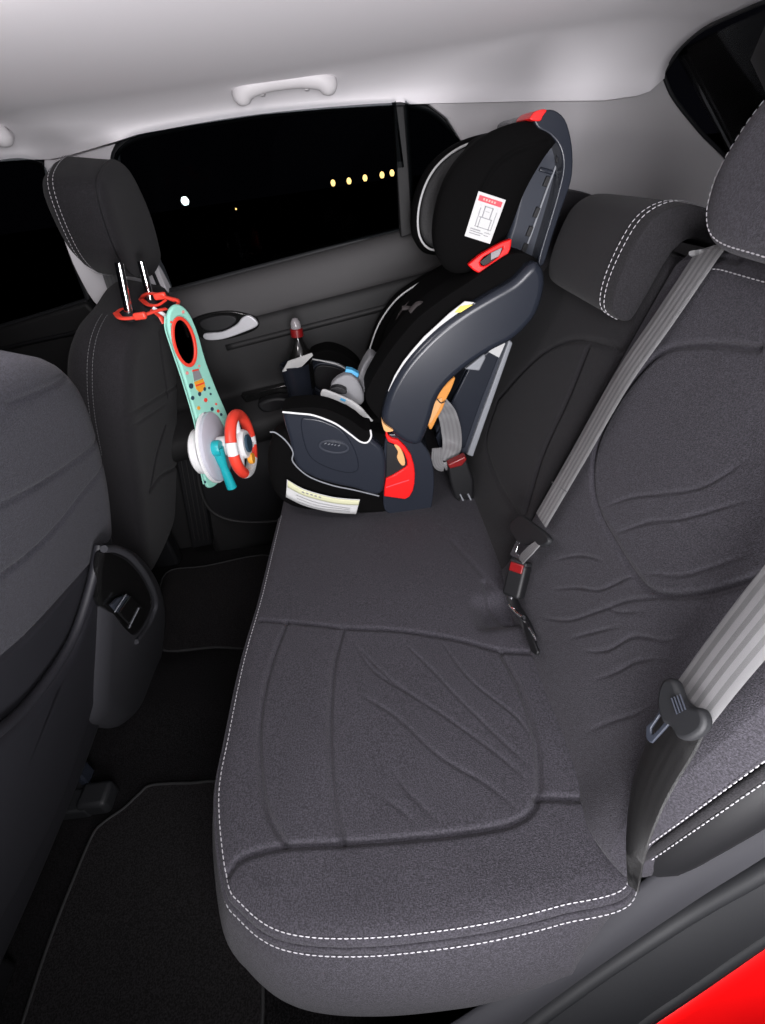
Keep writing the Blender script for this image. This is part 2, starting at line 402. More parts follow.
struct(tube('trim_11', pxy([(392,104.5),(400,104),(408,104)], 1.386), .0040, 'rubber'))
# far rear door
def zs(x): return .842+(x+.53)*.106
def panel(name, prof, x0, x1, m, parent=None, n=40, cut=None):
    V = []; F = []; K = len(prof)
    for i in range(n+1):
        x = x0+(x1-x0)*i/n
        for y, dz in prof: V.append((x, y, zs(x)+dz))
    for i in range(n):
        for k in range(K-1): a = i*K+k; F.append((a, a+1, a+K+1, a+K))
    o = mesh(name, V, F, m, parent, 60); s = o.modifiers.new('s', 'SOLIDIFY'); s.thickness = .006; s.offset = 1; return o
sm_ = lambda pr: [tuple(p) for p in catmull(pr, 5)]
door = struct(panel('door_1', sm_([(1.425,-.098),(1.412,-.112),(1.408,-.16),(1.410,-.22),(1.413,-.28),(1.405,-.300),(1.385,-.312),(1.335,-.345),(1.315,-.37),(1.325,-.41),(1.385,-.46),(1.40,-.55),(1.40,-.75),(1.40,-.86)]), -.66, .50, 'door'))
panel('door_sill', sm_([(1.47,.004),(1.44,.004),(1.420,-.012),(1.413,-.05),(1.417,-.088),(1.426,-.096)]), -.60, .50, 'doorsoft', door)
panel('door_crease', sm_([(1.409,-.150),(1.402,-.155),(1.409,-.162)]), -.40, .50, 'door', door)
# belt line rubber
tube('belt_line_rubber', [(x, 1.455, zs(x)+.012) for x in np.linspace(-.55, .40, 8)], .007, 'rubber', door)
pk = slab('door_pocket', pxy(catmull([(196,420),(199,485),(213,514),(245,523),(300,521),(330,500),(330,430)], 5, True), 1.352), (0,.05,0), 'black', door, .012)
tube('pocket_lip', pxy([(196,440),(200,488),(214,513),(245,522),(300,520)], 1.35), .006, 'door', pk)
hr = Frame((0, 1.402, 0), (1,0,0), (0,0,1))
hb = slab('handle_recess', pxy(catmull([(190,322),(205,314),(232,311),(256,318),(257,329),(235,338),(210,341),(196,334)], 5, True), 1.402), (0,.02,0), 'gloss', door, .004)
slab('door_handle', pxy(catmull([(204,334),(222,332),(236,325),(242,318),(250,316),(258,325),(242,333),(222,339.5),(206,340)], 4, True), 1.392), (0,.012,0), 'satin', hb, .003)
slab('door_latch_scoop', pxy(catmull([(199,322),(215,316),(232,316),(236,322),(224,330),(206,331)], 4, True), 1.398), (0,.01,0), 'black', hb, .003)
ph = slab('pull_handle', pxy(catmull([(258,404),(275,398),(292,401),(292,412),(275,414),(262,412)], 5, True), 1.33), (0,.04,0), 'black', door, .008)
slab('door_switch_panel', pxy([(240,396),(290,384),(292,392),(246,403)], 1.37), (0,.03,0), 'gloss', door, .003)
# lower B pillar with ribs, front door
rp = struct(slab('trim_5', pxy([(172,440),(196,440),(212,545),(192,549)], 1.36), (0,.06,0), 'black', None, .006))
for k in range(4):
    tube('rib', pxy([(180+k*5,455),(195+k*4.5,540)], 1.355), .003, 'door', rp, smooth=3)
struct(slab('trim_6', pxy([(100,306),(172,300),(200,440),(212,545),(100,560)], 1.435), (0,.04,0), 'door', None, .006))
fd = struct(slab('door_2', pxy([(-120,362),(0,328),(85,302),(112,330),(150,560),(-120,700)], 1.43), (0,.04,0), 'door', None, .01))
tube('door_crease', pxy([(-100,385),(0,350),(88,330)], 1.425), .006, 'black', fd)
# parcel shelf behind the seats
struct(box('trim_7', (.72,.78,.83), (.42,1.16,.02), 'black', None, .006))
# grab handles
def grab(px0, label, yy=1.335, dy=0):
    t = thing('grab_handle', label, 'handle')
    a = P(240+px0,88+dy,y=yy); b = P(329+px0,77+dy,y=yy); d = b-a; L = np.linalg.norm(d); d /= L; up = np.array([0,.35,1.]); up -= d*(up@d); up /= np.linalg.norm(up); inn = np.array([0,-1,-.25])
    pts = []
    for s_, o_, i_ in [(0,-.018,0),(.02,-.008,.018),(.10,.006,.030),(.3,.012,.034),(.5,.013,.035),(.7,.012,.034),(.90,.006,.030),(.98,-.008,.018),(1,-.018,0)]:
        pts.append(a+d*L*s_+up*o_+inn*i_)
    tube('grip', pts, [.012,.020,.020,.018,.0175,.018,.020,.020,.012], 'handle', t, 20, flat=1.05)
    for s_ in (.0, 1.0):
        box('mounting_foot', a+d*L*(s_*.88+.06)+up*(-.012)-inn*.008, (.030,.03,.020), 'handle', t, .008)
    for s_ in (.24,.74):
        box('hinge_tab', a+d*L*s_+up*(-.012)+inn*.008, (.010,.03,.010), 'handle', t, .003)
    t.location = tuple((a+b)/2); fix(t); return t
grab(0, 'beige grab handle on the light headliner above the large far window')
grab(-323, 'beige grab handle at the far left picture edge, only its tip in view', dy=52)
# ================================================================== outside: night lights
struct(box('ground', (0, 26, -.45), (60, 46, .02), 'asphalt', None, 0))
lamps = [(333,183),(349,181),(365,178),(382,175),(392,173)]
words = ['leftmost', 'second from the left', 'third from the left', 'second from the right', 'rightmost']
for (lx, ly), wd in zip(lamps, words):
    t = thing('outdoor_lamp', 'warm yellow outdoor lamp, %s of five in a row outside' % wd, 'lamp', group='row of warm lamps outside in the dark')
    p = P(lx, ly, y=20); p[2] = p[2]
    lathe('lamp_globe', [(.004,-.10),(.05,-.08),(.075,-.03),(.08,0),(.075,.03),(.05,.08),(.004,.10)], p, (0,0,1), 'lamp_warm', t, 16)
    tube('lamp_post', [(p[0],p[1],-.44),(p[0],p[1],p[2]-.09)], .03, 'asphalt', t, smooth=0)
    t.location = (p[0], p[1], -.44); fix(t)
t = thing('outdoor_lamp', 'bright white outdoor lamp glowing alone in the left half of the far window', 'lamp')
p = P(185, 201, y=20)
lathe('lamp_globe', [(.004,-.13),(.08,-.11),(.12,-.04),(.13,0),(.12,.04),(.08,.11),(.004,.13)], p, (0,0,1), 'lamp_cool', t, 16)
tube('lamp_post', [(p[0],p[1],-.44),(p[0],p[1],p[2]-.12)], .03, 'asphalt', t, smooth=0); t.location = (p[0],p[1],-.44); fix(t)
t = thing('outdoor_lamp', 'tiny faint white lamp far outside, a little right of the bright white one', 'lamp')
p = P(236, 209, y=20)
lathe('lamp_globe', [(.004,-.03),(.025,-.02),(.03,0),(.025,.02),(.004,.03)], p, (0,0,1), 'lamp_warm', t, 12)
tube('lamp_post', [(p[0],p[1],-.44),(p[0],p[1],p[2]-.02)], .015, 'asphalt', t, smooth=0); t.location = (p[0],p[1],-.44); fix(t)
# ================================================================== near door opening
def sweep2(name, A, B, m, parent=None, bulge=(0,0,0), k=8, th=.02):
    """surface between two 3-D rails, bowed by bulge"""
    A = resample(np.array(catmull(A, 10)), n=60); B = resample(np.array(catmull(B, 10)), n=60); V = []; F = []
    for a, b in zip(A, B):
        for j in range(k+1):
            s_ = j/k; V.append(a*(1-s_)+b*s_+np.array(bulge)*math.sin(math.pi*s_))
    for i in range(60):
        for j in range(k): q = i*(k+1)+j; F.append((q, q+1, q+k+2, q+k+1))
    o = mesh(name, V, F, m, parent, 60); so = o.modifiers.new('s', 'SOLIDIFY'); so.thickness = th; so.offset = 0; return o
in3 = [P(330,1090,z=.14),P(430,1036,z=.20),P(520,978,z=.26),P(575,940,z=.30),P(628,893,z=.36),P(690,845,z=.42),P(765,798,z=.50),P(860,735,z=.60)]
mid3 = [P(430,1120,z=.12),P(510,1035,z=.19),P(580,980,z=.25),P(650,932,z=.315),P(700,900,z=.365),P(765,862,z=.44),P(860,800,z=.55)]
out3 = [P(530,1130,z=.10),P(610,1055,z=.16),P(650,1024,z=.20),P(700,990,z=.25),P(765,945,z=.33),P(860,880,z=.45)]
sill = struct(sweep2('trim_8', in3, mid3, 'sill', None, (0,-.004,.012), th=.006))
seal = struct(tube('trim_9', shift(mid3, (0,-.004,0)), .010, 'rubber', None, 14))
struct(sweep2('trim_10', mid3, out3, 'rubber', None, (0,-.004,.004), th=.006))
tube('seal_lip', [a*.55+b*.45 for a, b in zip(resample(np.array(catmull(mid3,8)),n=12), resample(np.array(catmull(out3,8)),n=12))], .0065, 'rubber', seal, 10)
tube('seal_bulb', [a*.12+b*.88 for a, b in zip(resample(np.array(catmull(mid3,8)),n=12), resample(np.array(catmull(out3,8)),n=12))], .008, 'rubber', seal, 12)
far3 = [p+np.array([.12,-.05,-.12]) for p in out3]
tag(sweep2('car_body_panel', out3, far3, 'red_paint', None, (0,0,.01), th=.004), 'glossy red painted car body at the door opening, bottom right corner', 'car body')
# ================================================================== FLOOR MATS
def floor_mat(name, pts, label, z=.004, pipe=True, group=None):
    p3 = [P(*q, z=z) for q in pts]
    t = thing(name, label, 'floor mat', tuple(np.mean(p3, 0)))
    pp = catmull(p3, 5, True) if pipe else catmull(p3, 3, True)
    slab('pile', pp, (0,0,-.010), 'mat', t, .002)
    tube('binding', shift(pp, (0,0,-.001)), .0032, 'piping', t, smooth=0, closed=True)
    fix(t); return t
floor_mat('floor_mat', [(224,783),(190,783),(152,785),(140,793),(124,808),(104,822),(92,836),(70,888),(48,945),(20,1030),(0,1090),(250,1080),(262,1024),(262,960),(260,870),(245,810)], 'black carpet floor mat with a bound edge on the near floor', .006)
floor_mat('floor_mat', [(166,573),(205,566),(272,556),(276,600),(272,645),(215,647),(158,648),(158,610)], 'black carpet floor mat on the far side floor, beyond the raised centre tunnel', .010)
# ================================================================== REAR BENCH CUSHION
ZC = .38
cf = Frame((0,0,ZC), (1,0,0), (0,1,0))     # N = up
out = cf.pxs([(217,858),(219,800),(229,738),(245,660),(262,600),(275,545)])
out = [(x-.004, y) for x, y in out]
left_far = [(-.277,1.08),(-.274,1.30),(-.25,1.395)]
rear = [(.10,1.41),(.205,1.40),(.212,1.2),(.214,.9),(.214,.5),(.214,.25)]
near = cf.pxs([(632,890),(560,915),(500,930),(440,940),(370,947),(310,946),(270,936),(240,912),(224,885)])
# clockwise -> keep one direction
OUT = out[1:]+left_far+rear+near
OUT = [(x*1.0, y) for x, y in OUT]
cg = []
def G(fr, pts, dep, sig, off=0): return (np.array(resample(np.array(catmull(fr.pxs(pts, off), 5)), step=.006)), dep, sig)
for pts in ([(343,633),(335,665),(331,710),(331,760),(335,805),(344,845)],
            [(288,626),(272,670),(262,720),(261,765),(268,810),(287,848)],
            [(262,624),(288,626),(345,630),(400,632),(455,640),(500,652),(537,656)],
            [(500,652),(520,690),(535,740),(539,785),(533,810),(512,825),(470,833),(420,839),(344,845),(287,850),(255,857),(240,864),(230,876)],
            [(536,800),(570,801),(612,804)]):
    cg.append(G(cf, pts, .0068, .0038))
for pts in ([(350,640),(395,683),(450,720),(500,757),(538,792)], [(352,690),(395,716),(440,757),(490,787),(528,822)], [(385,752),(402,785),(430,815),(450,835)],
            [(372,788),(405,815),(425,838)], [(440,640),(470,680),(520,722),(537,760)], [(400,640),(430,668),(460,700),(538,776)], [(352,640),(375,672),(420,700)]):
    cg.append(G(cf, pts, .0026, .0026))
cg.append(G(cf, [(452,545),(470,565),(492,590),(500,600)], .002, .006))
cg.append(G(cf, [(484,586),(490,604),(502,618),(520,624),(540,628)], .006, .006))
def bowl(Q):
    x, y = Q[:,0], Q[:,1]; g = np.exp(-((x+.0)/.20)**4-((y-.42)/.22)**4); g2 = np.exp(-((x)/.20)**4-((y-1.15)/.22)**4)
    puffy = .006*np.exp(-((x+.165)/.05)**2)
    rec = -.020*np.exp(-((x-.175)/.045)**4-((y-.60)/.035)**4)
    return -.010*(g+g2)+puffy*np.exp(-((y-.42)/.2)**4)+rec+.0008*np.sin(x*37+y*11)*np.sin(y*29)
CU = Puff(cf, OUT, .012, .030, .02, .012, nper=980, rings=260, grooves=cg, center=(0.0,.70), smooth=True, extra=bowl)
bench = thing('rear_seat_cushion', 'long dark grey fabric rear bench cushion with quilted insert and pale double stitching', 'seat cushion', (0,.78,.0))
CU.build('top_cover', 'fabric', bench)
# bulging sides under the stitched seam, as far as the floor
ring = CU.out; n = len(ring); nx_ = np.roll(ring,-1,0)-np.roll(ring,1,0); nrm = np.stack([nx_[:,1], -nx_[:,0]], 1); nrm /= np.linalg.norm(nrm, axis=1)[:,None]
if ((ring-ring.mean(0))*nrm).sum() < 0: nrm = -nrm
prof = [(-.006,-.001),(.000,-.006),(-.002,-.010),(.004,-.018),(.014,-.035),(.026,-.065),(.033,-.10),(.034,-.15),(.022,-.20),(-.01,-.25),(-.05,-.30),(-.08,-.375)]
V = []; F = []
fz = np.clip((.20-ring[:,0])/.06, 0, 1)
for o_, dz in catmull([np.array(p) for p in prof], 4):
    q = ring+nrm*(o_*np.where(o_ > 0, fz, 1))[:,None]
    V += [(a, b, ZC+dz) for a, b in q]
K = len(V)//n
for k in range(K-1):
    for j in range(n): F.append((k*n+j, (k+1)*n+j, (k+1)*n+(j+1) % n, k*n+(j+1) % n))
mesh('side_cover', V, F, 'fabric', bench, 70)
# stitching: two rows around the front and near end
sl = np.array([ (p[0],p[1]) for p in CU.out]); 
sel = [i for i in range(n) if not (sl[i,0] > .195 and sl[i,1] > .18) and not sl[i,1] > 1.0]
brk = next((k for k in range(len(sel)-1) if sel[k+1]-sel[k] > 1), None)
order = sel[brk+1:]+sel[:brk+1] if brk is not None else sel
path = sl[order]; pn = nrm[order]
stitches('stitching', CU.surf(path-pn*.006, .0006), 'thread', bench)
stitches('stitching', [(q[0], q[1], ZC-.011) for q in path+pn*.0055], 'thread', bench)
tube('seam_piping', [(q[0], q[1], ZC-.003) for q in (path+pn*.0015)[::6]], .0035, 'fabric', bench, smooth=2)
fix(bench)
# ================================================================== REAR BACKRESTS
LA = R(22)
bf = Frame((.21,0,.38), (0,1,0), (math.sin(LA),0,math.cos(LA)))   # A = y, B = up the back, N = A x B
# N must face forward (-x)
if bf.N[0] > 0:
    bf = Frame((.21,0,.38), (0,-1,0), (math.sin(LA),0,math.cos(LA)))
sg = -1 if bf.A[1] < 0 else 1
def yb(l): return [(sg*y, s_) for y, s_ in l]
bg = []
for pts in ([(765,351),(720,346),(695,347),(672,352),(650,369),(622,405),(602,445),(597,480),(602,512),(618,545),(640,579),(662,594),(700,595),(738,587),(790,570)],):
    bg.append(G(bf, pts, .0055, .0042))
for pts in ([(604,509),(634,498),(669,494),(708,486),(763,452)],[(612,536),(649,523),(684,519),(735,505),(765,498)],[(640,578),(653,574),(684,576),(716,568),(763,552)],
            [(555,590),(579,588),(602,590),(630,578),(649,578)],[(543,617),(571,621),(602,611),(630,601),(661,598),(690,597)],[(555,562),(583,556),(614,564)],[(583,651),(610,651),(637,637),(669,641),(700,635)],
            [(594,682),(622,672),(641,662),(677,658)],[(587,735),(614,723),(645,713),(665,700)],[(600,600),(620,612),(655,610)],[(570,640),(600,632),(630,625)]):
    bg.append(G(bf, pts, .0022, .0026))
bg.append(G(bf, [(745,262),(700,258),(655,270),(640,300)], .004, .004))
near_out = yb([(.205,-.01),(.198,.08),(.200,.25),(.205,.42),(.215,.54),(.245,.598),(.33,.612),(.50,.612),(.64,.606),(.690,.590),(.700,.54),(.700,.30),(.700,.05),(.698,-.02),(.45,-.03)])
if sg < 0: near_out = near_out[::-1]
def bwave(Q):
    y = Q[:,0]*sg; s_ = Q[:,1]
    return .012*np.exp(-((y-.235)/.045)**2)-.006*np.exp(-((y-.45)/.13)**4-((s_-.3)/.2)**4)+.0008*np.sin(y*31+s_*13)
NB = Puff(bf, near_out, .010, .035, .09, .03, nper=860, rings=260, grooves=bg, center=(sg*.45,.30), extra=bwave)
nb = thing('folding_rear_seat', 'dark grey fabric rear backrest nearest the camera, with wavy quilting and curved seam', 'seat back', (.25,.45,.36))
NB.build('backrest_pad', 'fabric', nb)
# side face of the outer bolster with its double stitched seam
sidep = [bf.px(*q) for q in [(790,728),(765,748),(720,782),(690,803),(668,823),(655,842),(651,868)]]
s3 = NB.surf([(a+ -sg*-.004, b) for a, b in sidep], .001)
bs = catmull([bf.pt(sg*.200, s_, -.004) for s_ in (.0,.08,.16,.25,.40,.52)], 8)
stitches('stitching', [np.array(p)+np.array([-.006,-.003,0]) for p in bs], 'thread', nb)
stitches('stitching', [np.array(p)+np.array([.012,-.0085,0]) for p in bs], 'thread', nb)
tube('seam_piping', [np.array(p)+np.array([.003,-.0055,0]) for p in bs[::3]], .0045, 'fabric2', nb, smooth=2)
tube('side_bolster', [bf.pt(sg*.212, s_, -.045) for s_ in (-.02,.05,.15,.28,.42,.54,.58)], [.030,.034,.036,.036,.034,.028,.012], 'black', nb, 16)
stitches('stitching', NB.surf(yb([(.52,.588),(.60,.588),(.66,.582)]), .0008), 'thread', nb)
fix(nb)
fg = [G(bf, [(500,400),(525,372),(548,352),(575,341),(605,345),(640,360)], .006, .0045), G(bf, [(500,400),(488,440),(495,470),(510,500),(530,530)], .004, .005),
      G(bf, [(590,350),(570,400),(545,455),(528,512)], .006, .006), G(bf, [(640,262),(665,255),(700,258)], .005, .004)]
far_out = yb([(.708,-.02),(.706,.10),(.706,.30),(.706,.52),(.716,.575),(.76,.595),(.95,.60),(1.20,.60),(1.34,.585),(1.385,.53),(1.39,.30),(1.39,.05),(1.38,-.02),(1.05,-.03)])
if sg < 0: far_out = far_out[::-1]
FB = Puff(bf, far_out, .006, .028, .09, .028, nper=460, rings=110, grooves=fg, center=(sg*1.05,.28))
fb = thing('folding_rear_seat', 'wide dark grey rear backrest behind the child seat, beyond the middle seat belt', 'seat back', (.25,1.05,.36))
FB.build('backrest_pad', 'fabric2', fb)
stitches('stitching', FB.surf(yb([(.74,.575),(.80,.580),(.95,.580),(1.1,.58),(1.32,.57)]), .0008), 'thread_dim', fb)
fix(fb)
# ---- headrests of the rear seats: a front pad that hangs over the backrest and a top arm that runs back
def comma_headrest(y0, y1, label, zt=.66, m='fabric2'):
    t = thing('rear_headrest', label, 'headrest', tuple(bf.pt(sg*(y0+y1)/2, .60, 0)), group='low headrests over the rear backrest')
    # profile in (s along the back, h forward)
    prof = [(.497,.010),(.494,.030),(.505,.050),(.540,.062),(.590,.064),(.622,.056),(.643,.032),(.650,0),(.650,-.04),(.645,-.09),(.635,-.115),(.618,-.115),(.613,-.09),(.613,-.04),(.608,-.005),(.58,.004),(.53,.006)]
    pr = catmull([np.array(p) for p in prof], 6, True); pr = resample(np.array(pr), n=110, closed=True); c = np.array([.60,.022]); V = []; F = []; n = len(pr); rows = []
    # medial ends: shrink towards a spine inside the profile
    spine = np.array([(.515,.030),(.56,.034),(.60,.034),(.626,.020),(.632,-.03),(.630,-.07),(.627,-.10)])
    near_ = np.array([spine_pt(q, spine) for q in pr])
    K = 26; steps = []
    for k in range(K+1):
        a = math.pi*k/K; yy = (y0+y1)/2-(y1-y0)/2*math.copysign(abs(math.cos(a))**.35, math.cos(a)) ; sc = .78+.22*math.sin(a)**.6
        steps.append((yy, sc))
    for yy, sc in steps:
        sc = sc
        q = near_+(pr-near_)*sc
        V += [bf.pt(sg*yy, s_, h) for s_, h in q]
    for k in range(K):
        for j in range(n): F.append((k*n+j, k*n+(j+1) % n, (k+1)*n+(j+1) % n, (k+1)*n+j))
    F += [tuple(reversed(range(n))), tuple(range(K*n, (K+1)*n))]
    o = mesh('pad', V, F, m, t, 60)
    for fo, mm in ((.020,'thread'),(.034,'thread')):
        for e in (y0+fo,):
            q = pr[[i for i in range(n) if pr[i,1] > .004 or pr[i,0] > .645]]
            # reorder from the front bottom over the top
            ii = [i for i in range(n)]
            seq = pr[:int(n*.60)]
            stitches('stitching', [bf.pt(sg*e, s_*1.0+(.001 if s_ > .6 else 0), h+.001) for s_, h in (near_+(pr-near_)*1.005)[2:int(n*.52)]], mm, t, r=.0006)
    fix(t); return t
def spine_pt(q, sp):
    best = None; bd = 9
    for i in range(len(sp)-1):
        a, b = sp[i], sp[i+1]; ab = b-a; tt = np.clip((q-a)@ab/(ab@ab), 0, 1); p = a+ab*tt; d = np.linalg.norm(q-p)
        if d < bd: bd = d; best = p
    return best
comma_headrest(.715,.985, 'low black fabric headrest on the backrest between the child seat and near headrest')
comma_headrest(1.10,1.34, 'low black fabric headrest half hidden behind the back of the child seat')
# near tall headrest: pad on two posts
hf = Frame(bf.pt(0, 0, .055), bf.A, bf.B)
H0 = Puff(hf, hf.pxs([(714,204),(711,222),(714,240),(728,252),(765,264),(815,280),(865,262),(900,200),(905,120),(880,75),(835,62),(795,80),(764,112),(738,150),(722,180)]), .022, .040, .09, .045, nper=240, rings=50)
nh = thing('rear_headrest', 'tall grey fabric headrest cut off by the right picture edge', 'headrest', tuple(bf.pt(sg*.47,.6,0)))
H0.build('pad', 'fabric', nh)
c_ = H0.out; cc = c_.mean(0)
for k in (.93,): stitches('stitching', H0.surf(cc+(np.vstack([c_, c_[:1]])-cc)*k, .0008), 'thread', nh)
for q in (-.07,.07): tube('post', [bf.pt(sg*.47+q,.56,-.02), bf.pt(sg*.47+q,.66,0)], .006, 'chrome', nh, smooth=0)
fix(nh)
# ================================================================== SEAT BELTS
def buckle(name, label, c, d, up, m='black', h=.07, w=.034, th=.022, t=None):
    """push-button buckle: body, red release button, slot"""
    d = np.array(d, float); d /= np.linalg.norm(d); up = np.array(up, float); up -= d*(up@d); up /= np.linalg.norm(up); s_ = np.cross(d, up); rot = np.stack([s_, up, d], 1); c = np.array(c, float)
    t = t or thing(name, label, 'seat belt buckle', tuple(c))
    b = box('buckle_body', c, (w, th, h), m, t, .006, rot)
    box('release_button', c+d*h*.36+up*th*.40, (w*.72, th*.35, h*.26), 'buckle_red', t, .002, rot)
    box('slot_bezel', c+d*h*.5, (w*.95, th*.9, .008), 'rubber', t, .003, rot)
    return t
# middle belt: from the top of the backrest down to its tongue
def backpt(px, py, off): return bf.pt(*bf.px(px, py, off), off)
B1 = [backpt(712,247,.006), backpt(704,259,.014), backpt(663,320,.020), backpt(621,381,.022), backpt(577,458,.024), backpt(541,520,.030)]
mb = thing('seat_belt', 'grey striped seat belt crossing the middle of the rear backrest down to its tongue', 'seat belt', tuple(B1[-1]))
wv = bf.px(560,500,.02); wa = np.cross(B1[3]-B1[4], bf.N)
ribbon('webbing', B1, [.046,.046], wa, .0022, 'belt', mb)
tube('stitch_line', [backpt(552,482,.027), backpt(567,492,.027)], .0008, 'thread_dim', mb, smooth=0)
tg = slab('tongue', [backpt(*q, .030) for q in catmull([(519,520),(525,516),(534,522),(549,533),(554,541),(548,547),(538,545),(530,546),(520,540),(513,528)], 3, True)], tuple(bf.N*.010), 'rubber', mb, .003)
fr_o = [backpt(*q, .035) for q in resample(np.array([(521,535),(538,543),(531,553),(526,563),(511,555),(516,544)], float), n=24, closed=True)]
fr_i = [backpt(*q, .035) for q in resample(np.array([(523,540),(530,545),(526,551),(521,556),(517,553),(519,546)], float), n=24, closed=True)]
ring_slab('tongue_plate', fr_o, fr_i, tuple(bf.N*.003), 'chrome', tg, .0008)
ribbon('folded_webbing', [backpt(541,541,.036), backpt(532,549,.042), backpt(523,558,.040), backpt(518,566,.030)], [.012,.02,.020,.012], wa, .002, 'belt_shiny', mb)
fix(mb)
bk = thing('seat_belt_buckle', 'black buckle with dark red button below the tongue of the middle seat belt', 'seat belt buckle', tuple(backpt(515,600,.03)))
bc = backpt(517,580,.034); bd = backpt(521,562,.034)-backpt(512,600,.034)
buckle('', '', bc, bd, (-.75,-.55,.35), 'black', .062, .036, .024, bk)
tube('buckle_stalk', [backpt(512,594,.032), backpt(510,604,.03), backpt(516,612,.03), backpt(523,618,.028)], .005, 'chrome', bk, 8)
tube('buckle_strap', [backpt(511,596,.030), backpt(516,607,.026), backpt(526,624,.022), backpt(535,645,.012)], .009, 'black', bk, 8, flat=.4)
fix(bk)
b2 = thing('seat_belt_anchor', 'small dark belt anchor bracket between cushion and backrest, below the middle buckle', 'belt anchor', tuple(backpt(535,640,.02)))
slab('bracket', [backpt(*q, .022) for q in [(523,620),(529,622),(541,652),(539,656),(534,652)]], tuple(bf.N*.006), 'black', b2, .002)
tube('bracket_rim', [backpt(*q, .029) for q in [(529,628),(533,634),(536,640)]], .0025, 'chrome', b2, 8)
fix(b2)
# near belt
B2 = [backpt(900,452,.10), backpt(850,509,.08), backpt(800,570,.055), backpt(765,611,.050), backpt(720,667,.046), backpt(688,710,.045)]
n2 = thing('seat_belt', 'broad grey striped seat belt nearest the camera, running off the right picture edge', 'seat belt', tuple(B2[-1]))
wb = np.cross(B2[4]-B2[3], bf.N); wb = wb/np.linalg.norm(wb)
ribbon('webbing', B2, [.050,.050,.050], wb, .0022, 'belt', n2)
B3 = [backpt(690,705,.042), backpt(676,735,.040), backpt(658,768,.038), backpt(644,805,.036), backpt(636,845,.034), backpt(633,888,.034)]
ribbon('lower_webbing', B3, [.050,.050,.048,.042,.030,.014], [wb, wb, wb, wb, wb], .0024, 'belt2', n2)
tg2 = slab('tongue', [backpt(*q, .050) for q in catmull([(669,686),(676,679),(684,683),(690,698),(699,707),(710,710),(715,722),(711,733),(698,741),(687,739),(680,728),(671,722),(666,704)], 3, True)], tuple(bf.N*.012), 'rubber', n2, .004)
for k in range(4):
    tube('grip_rib', [backpt(671.5+k*2.8,698-k*1.2,.0632), backpt(677+k*2.8,714-k*1.5,.0632)], .0009, 'dusty2', tg2, 6, smooth=0)
fr_o = [backpt(*q, .052) for q in resample(np.array([(665,705),(674,721),(667,729),(653,744),(648,739),(648,727),(656,720)], float), n=28, closed=True)]
fr_i = [backpt(*q, .052) for q in resample(np.array([(662,715),(667,722),(662,728),(655,735),(653,733),(653,728),(658,721)], float), n=28, closed=True)]
ring_slab('tongue_plate', fr_o, fr_i, tuple(bf.N*.003), 'dusty2', tg2, .001)
fix(n2)
# ================================================================== FRONT SEATS
def leather(): return 'leather'
M['leather'] = mat('smooth_black_seat_cover', (.011,.011,.014), .55, spec=.4, bump=(700,.3,.0006))
ff = Frame((-.5,0,.85), (0,1,0), (math.sin(R(20)),0,math.cos(R(20))))
fo = [(1.07,-.70),(1.04,-.5),(1.02,-.3),(1.005,-.18),(1.01,-.10),(1.035,-.035),(1.09,.005),(1.18,.025),(1.28,.05),(1.35,.02),(1.39,-.05),(1.40,-.2),(1.40,-.4),(1.38,-.62),(1.34,-.72),(1.18,-.74)]
fgv = [G(ff, [(86,441),(120,414),(150,396),(180,379)], .004, .004), G(ff, [(92,447),(125,424),(160,402)], .003, .003),
       G(ff, [(158,425),(150,450),(144,480),(142,490)], .005, .005), G(ff, [(142,490),(155,474),(174,463),(190,437)], .006, .005), G(ff, [(110,335),(128,322),(150,316),(172,312)], .003, .004), G(ff, [(150,330),(154,360),(160,395)], .003,.004)]
FS = Puff(ff, fo, .020, .045, .115, .06, nper=360, rings=110, grooves=fgv, center=(1.20,-.33))
fs = thing('front_seat', 'black front seat on the far side, its headrest carrying the hanging mint toy', 'car seat', (-.75,1.15,0))
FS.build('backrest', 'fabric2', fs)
fl = np.array(FS.out); cc = fl.mean(0)
L_ = [p for p in fl if p[0] < 1.12 and p[1] > -.28]; L_ = np.array(sorted(L_, key=lambda p: math.atan2(p[1]+.3, p[0]-1.15), reverse=True))
for hq in (-.050, -.060):
    stitches('stitching', [ff.pt(cc[0]+(p[0]-cc[0])*(1.008 if hq > -.11 else .998), cc[1]+(p[1]-cc[1])*(1.004), hq) for p in L_], 'thread_dim', fs)
# headrest of the far front seat
HL = R(12)
hfF = Frame((-.485,0,1.04), (0,1,0), (math.sin(HL),0,math.cos(HL)))
hpx = [(97,190),(101,170),(112,160),(124,166),(135,184),(147,212),(155,240),(158,260),(151,275),(137,277),(122,262),(108,230)]
ho = hfF.pxs(hpx)
cxh = np.mean([p[0] for p in ho]); cyh = np.mean([p[1] for p in ho])
HP = Puff(hfF, ho, .014, .035, .115, .045, nper=280, rings=90, grooves=[], extra=None)
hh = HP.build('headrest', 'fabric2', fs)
for hq, kq in ((-.078,1.006),(-.088,.993)):
    q = HP.out; c_ = HP.c; lp = c_+(q-c_)*kq; lp = np.vstack([lp, lp[:1]])
    stitches('stitching', [hfF.pt(a, b, hq) for a, b in lp], 'thread', hh, r=.0006)
lp = HP.c+(HP.out-HP.c)*1.001; tube('headrest_seam', [hfF.pt(a, b, -.002) for a, b in lp[::6]], .0014, 'black', hh, 6, closed=True, smooth=2)
print('HEADREST dims', min(a for a, b in ho), max(a for a, b in ho), min(b for a, b in ho), max(b for a, b in ho))
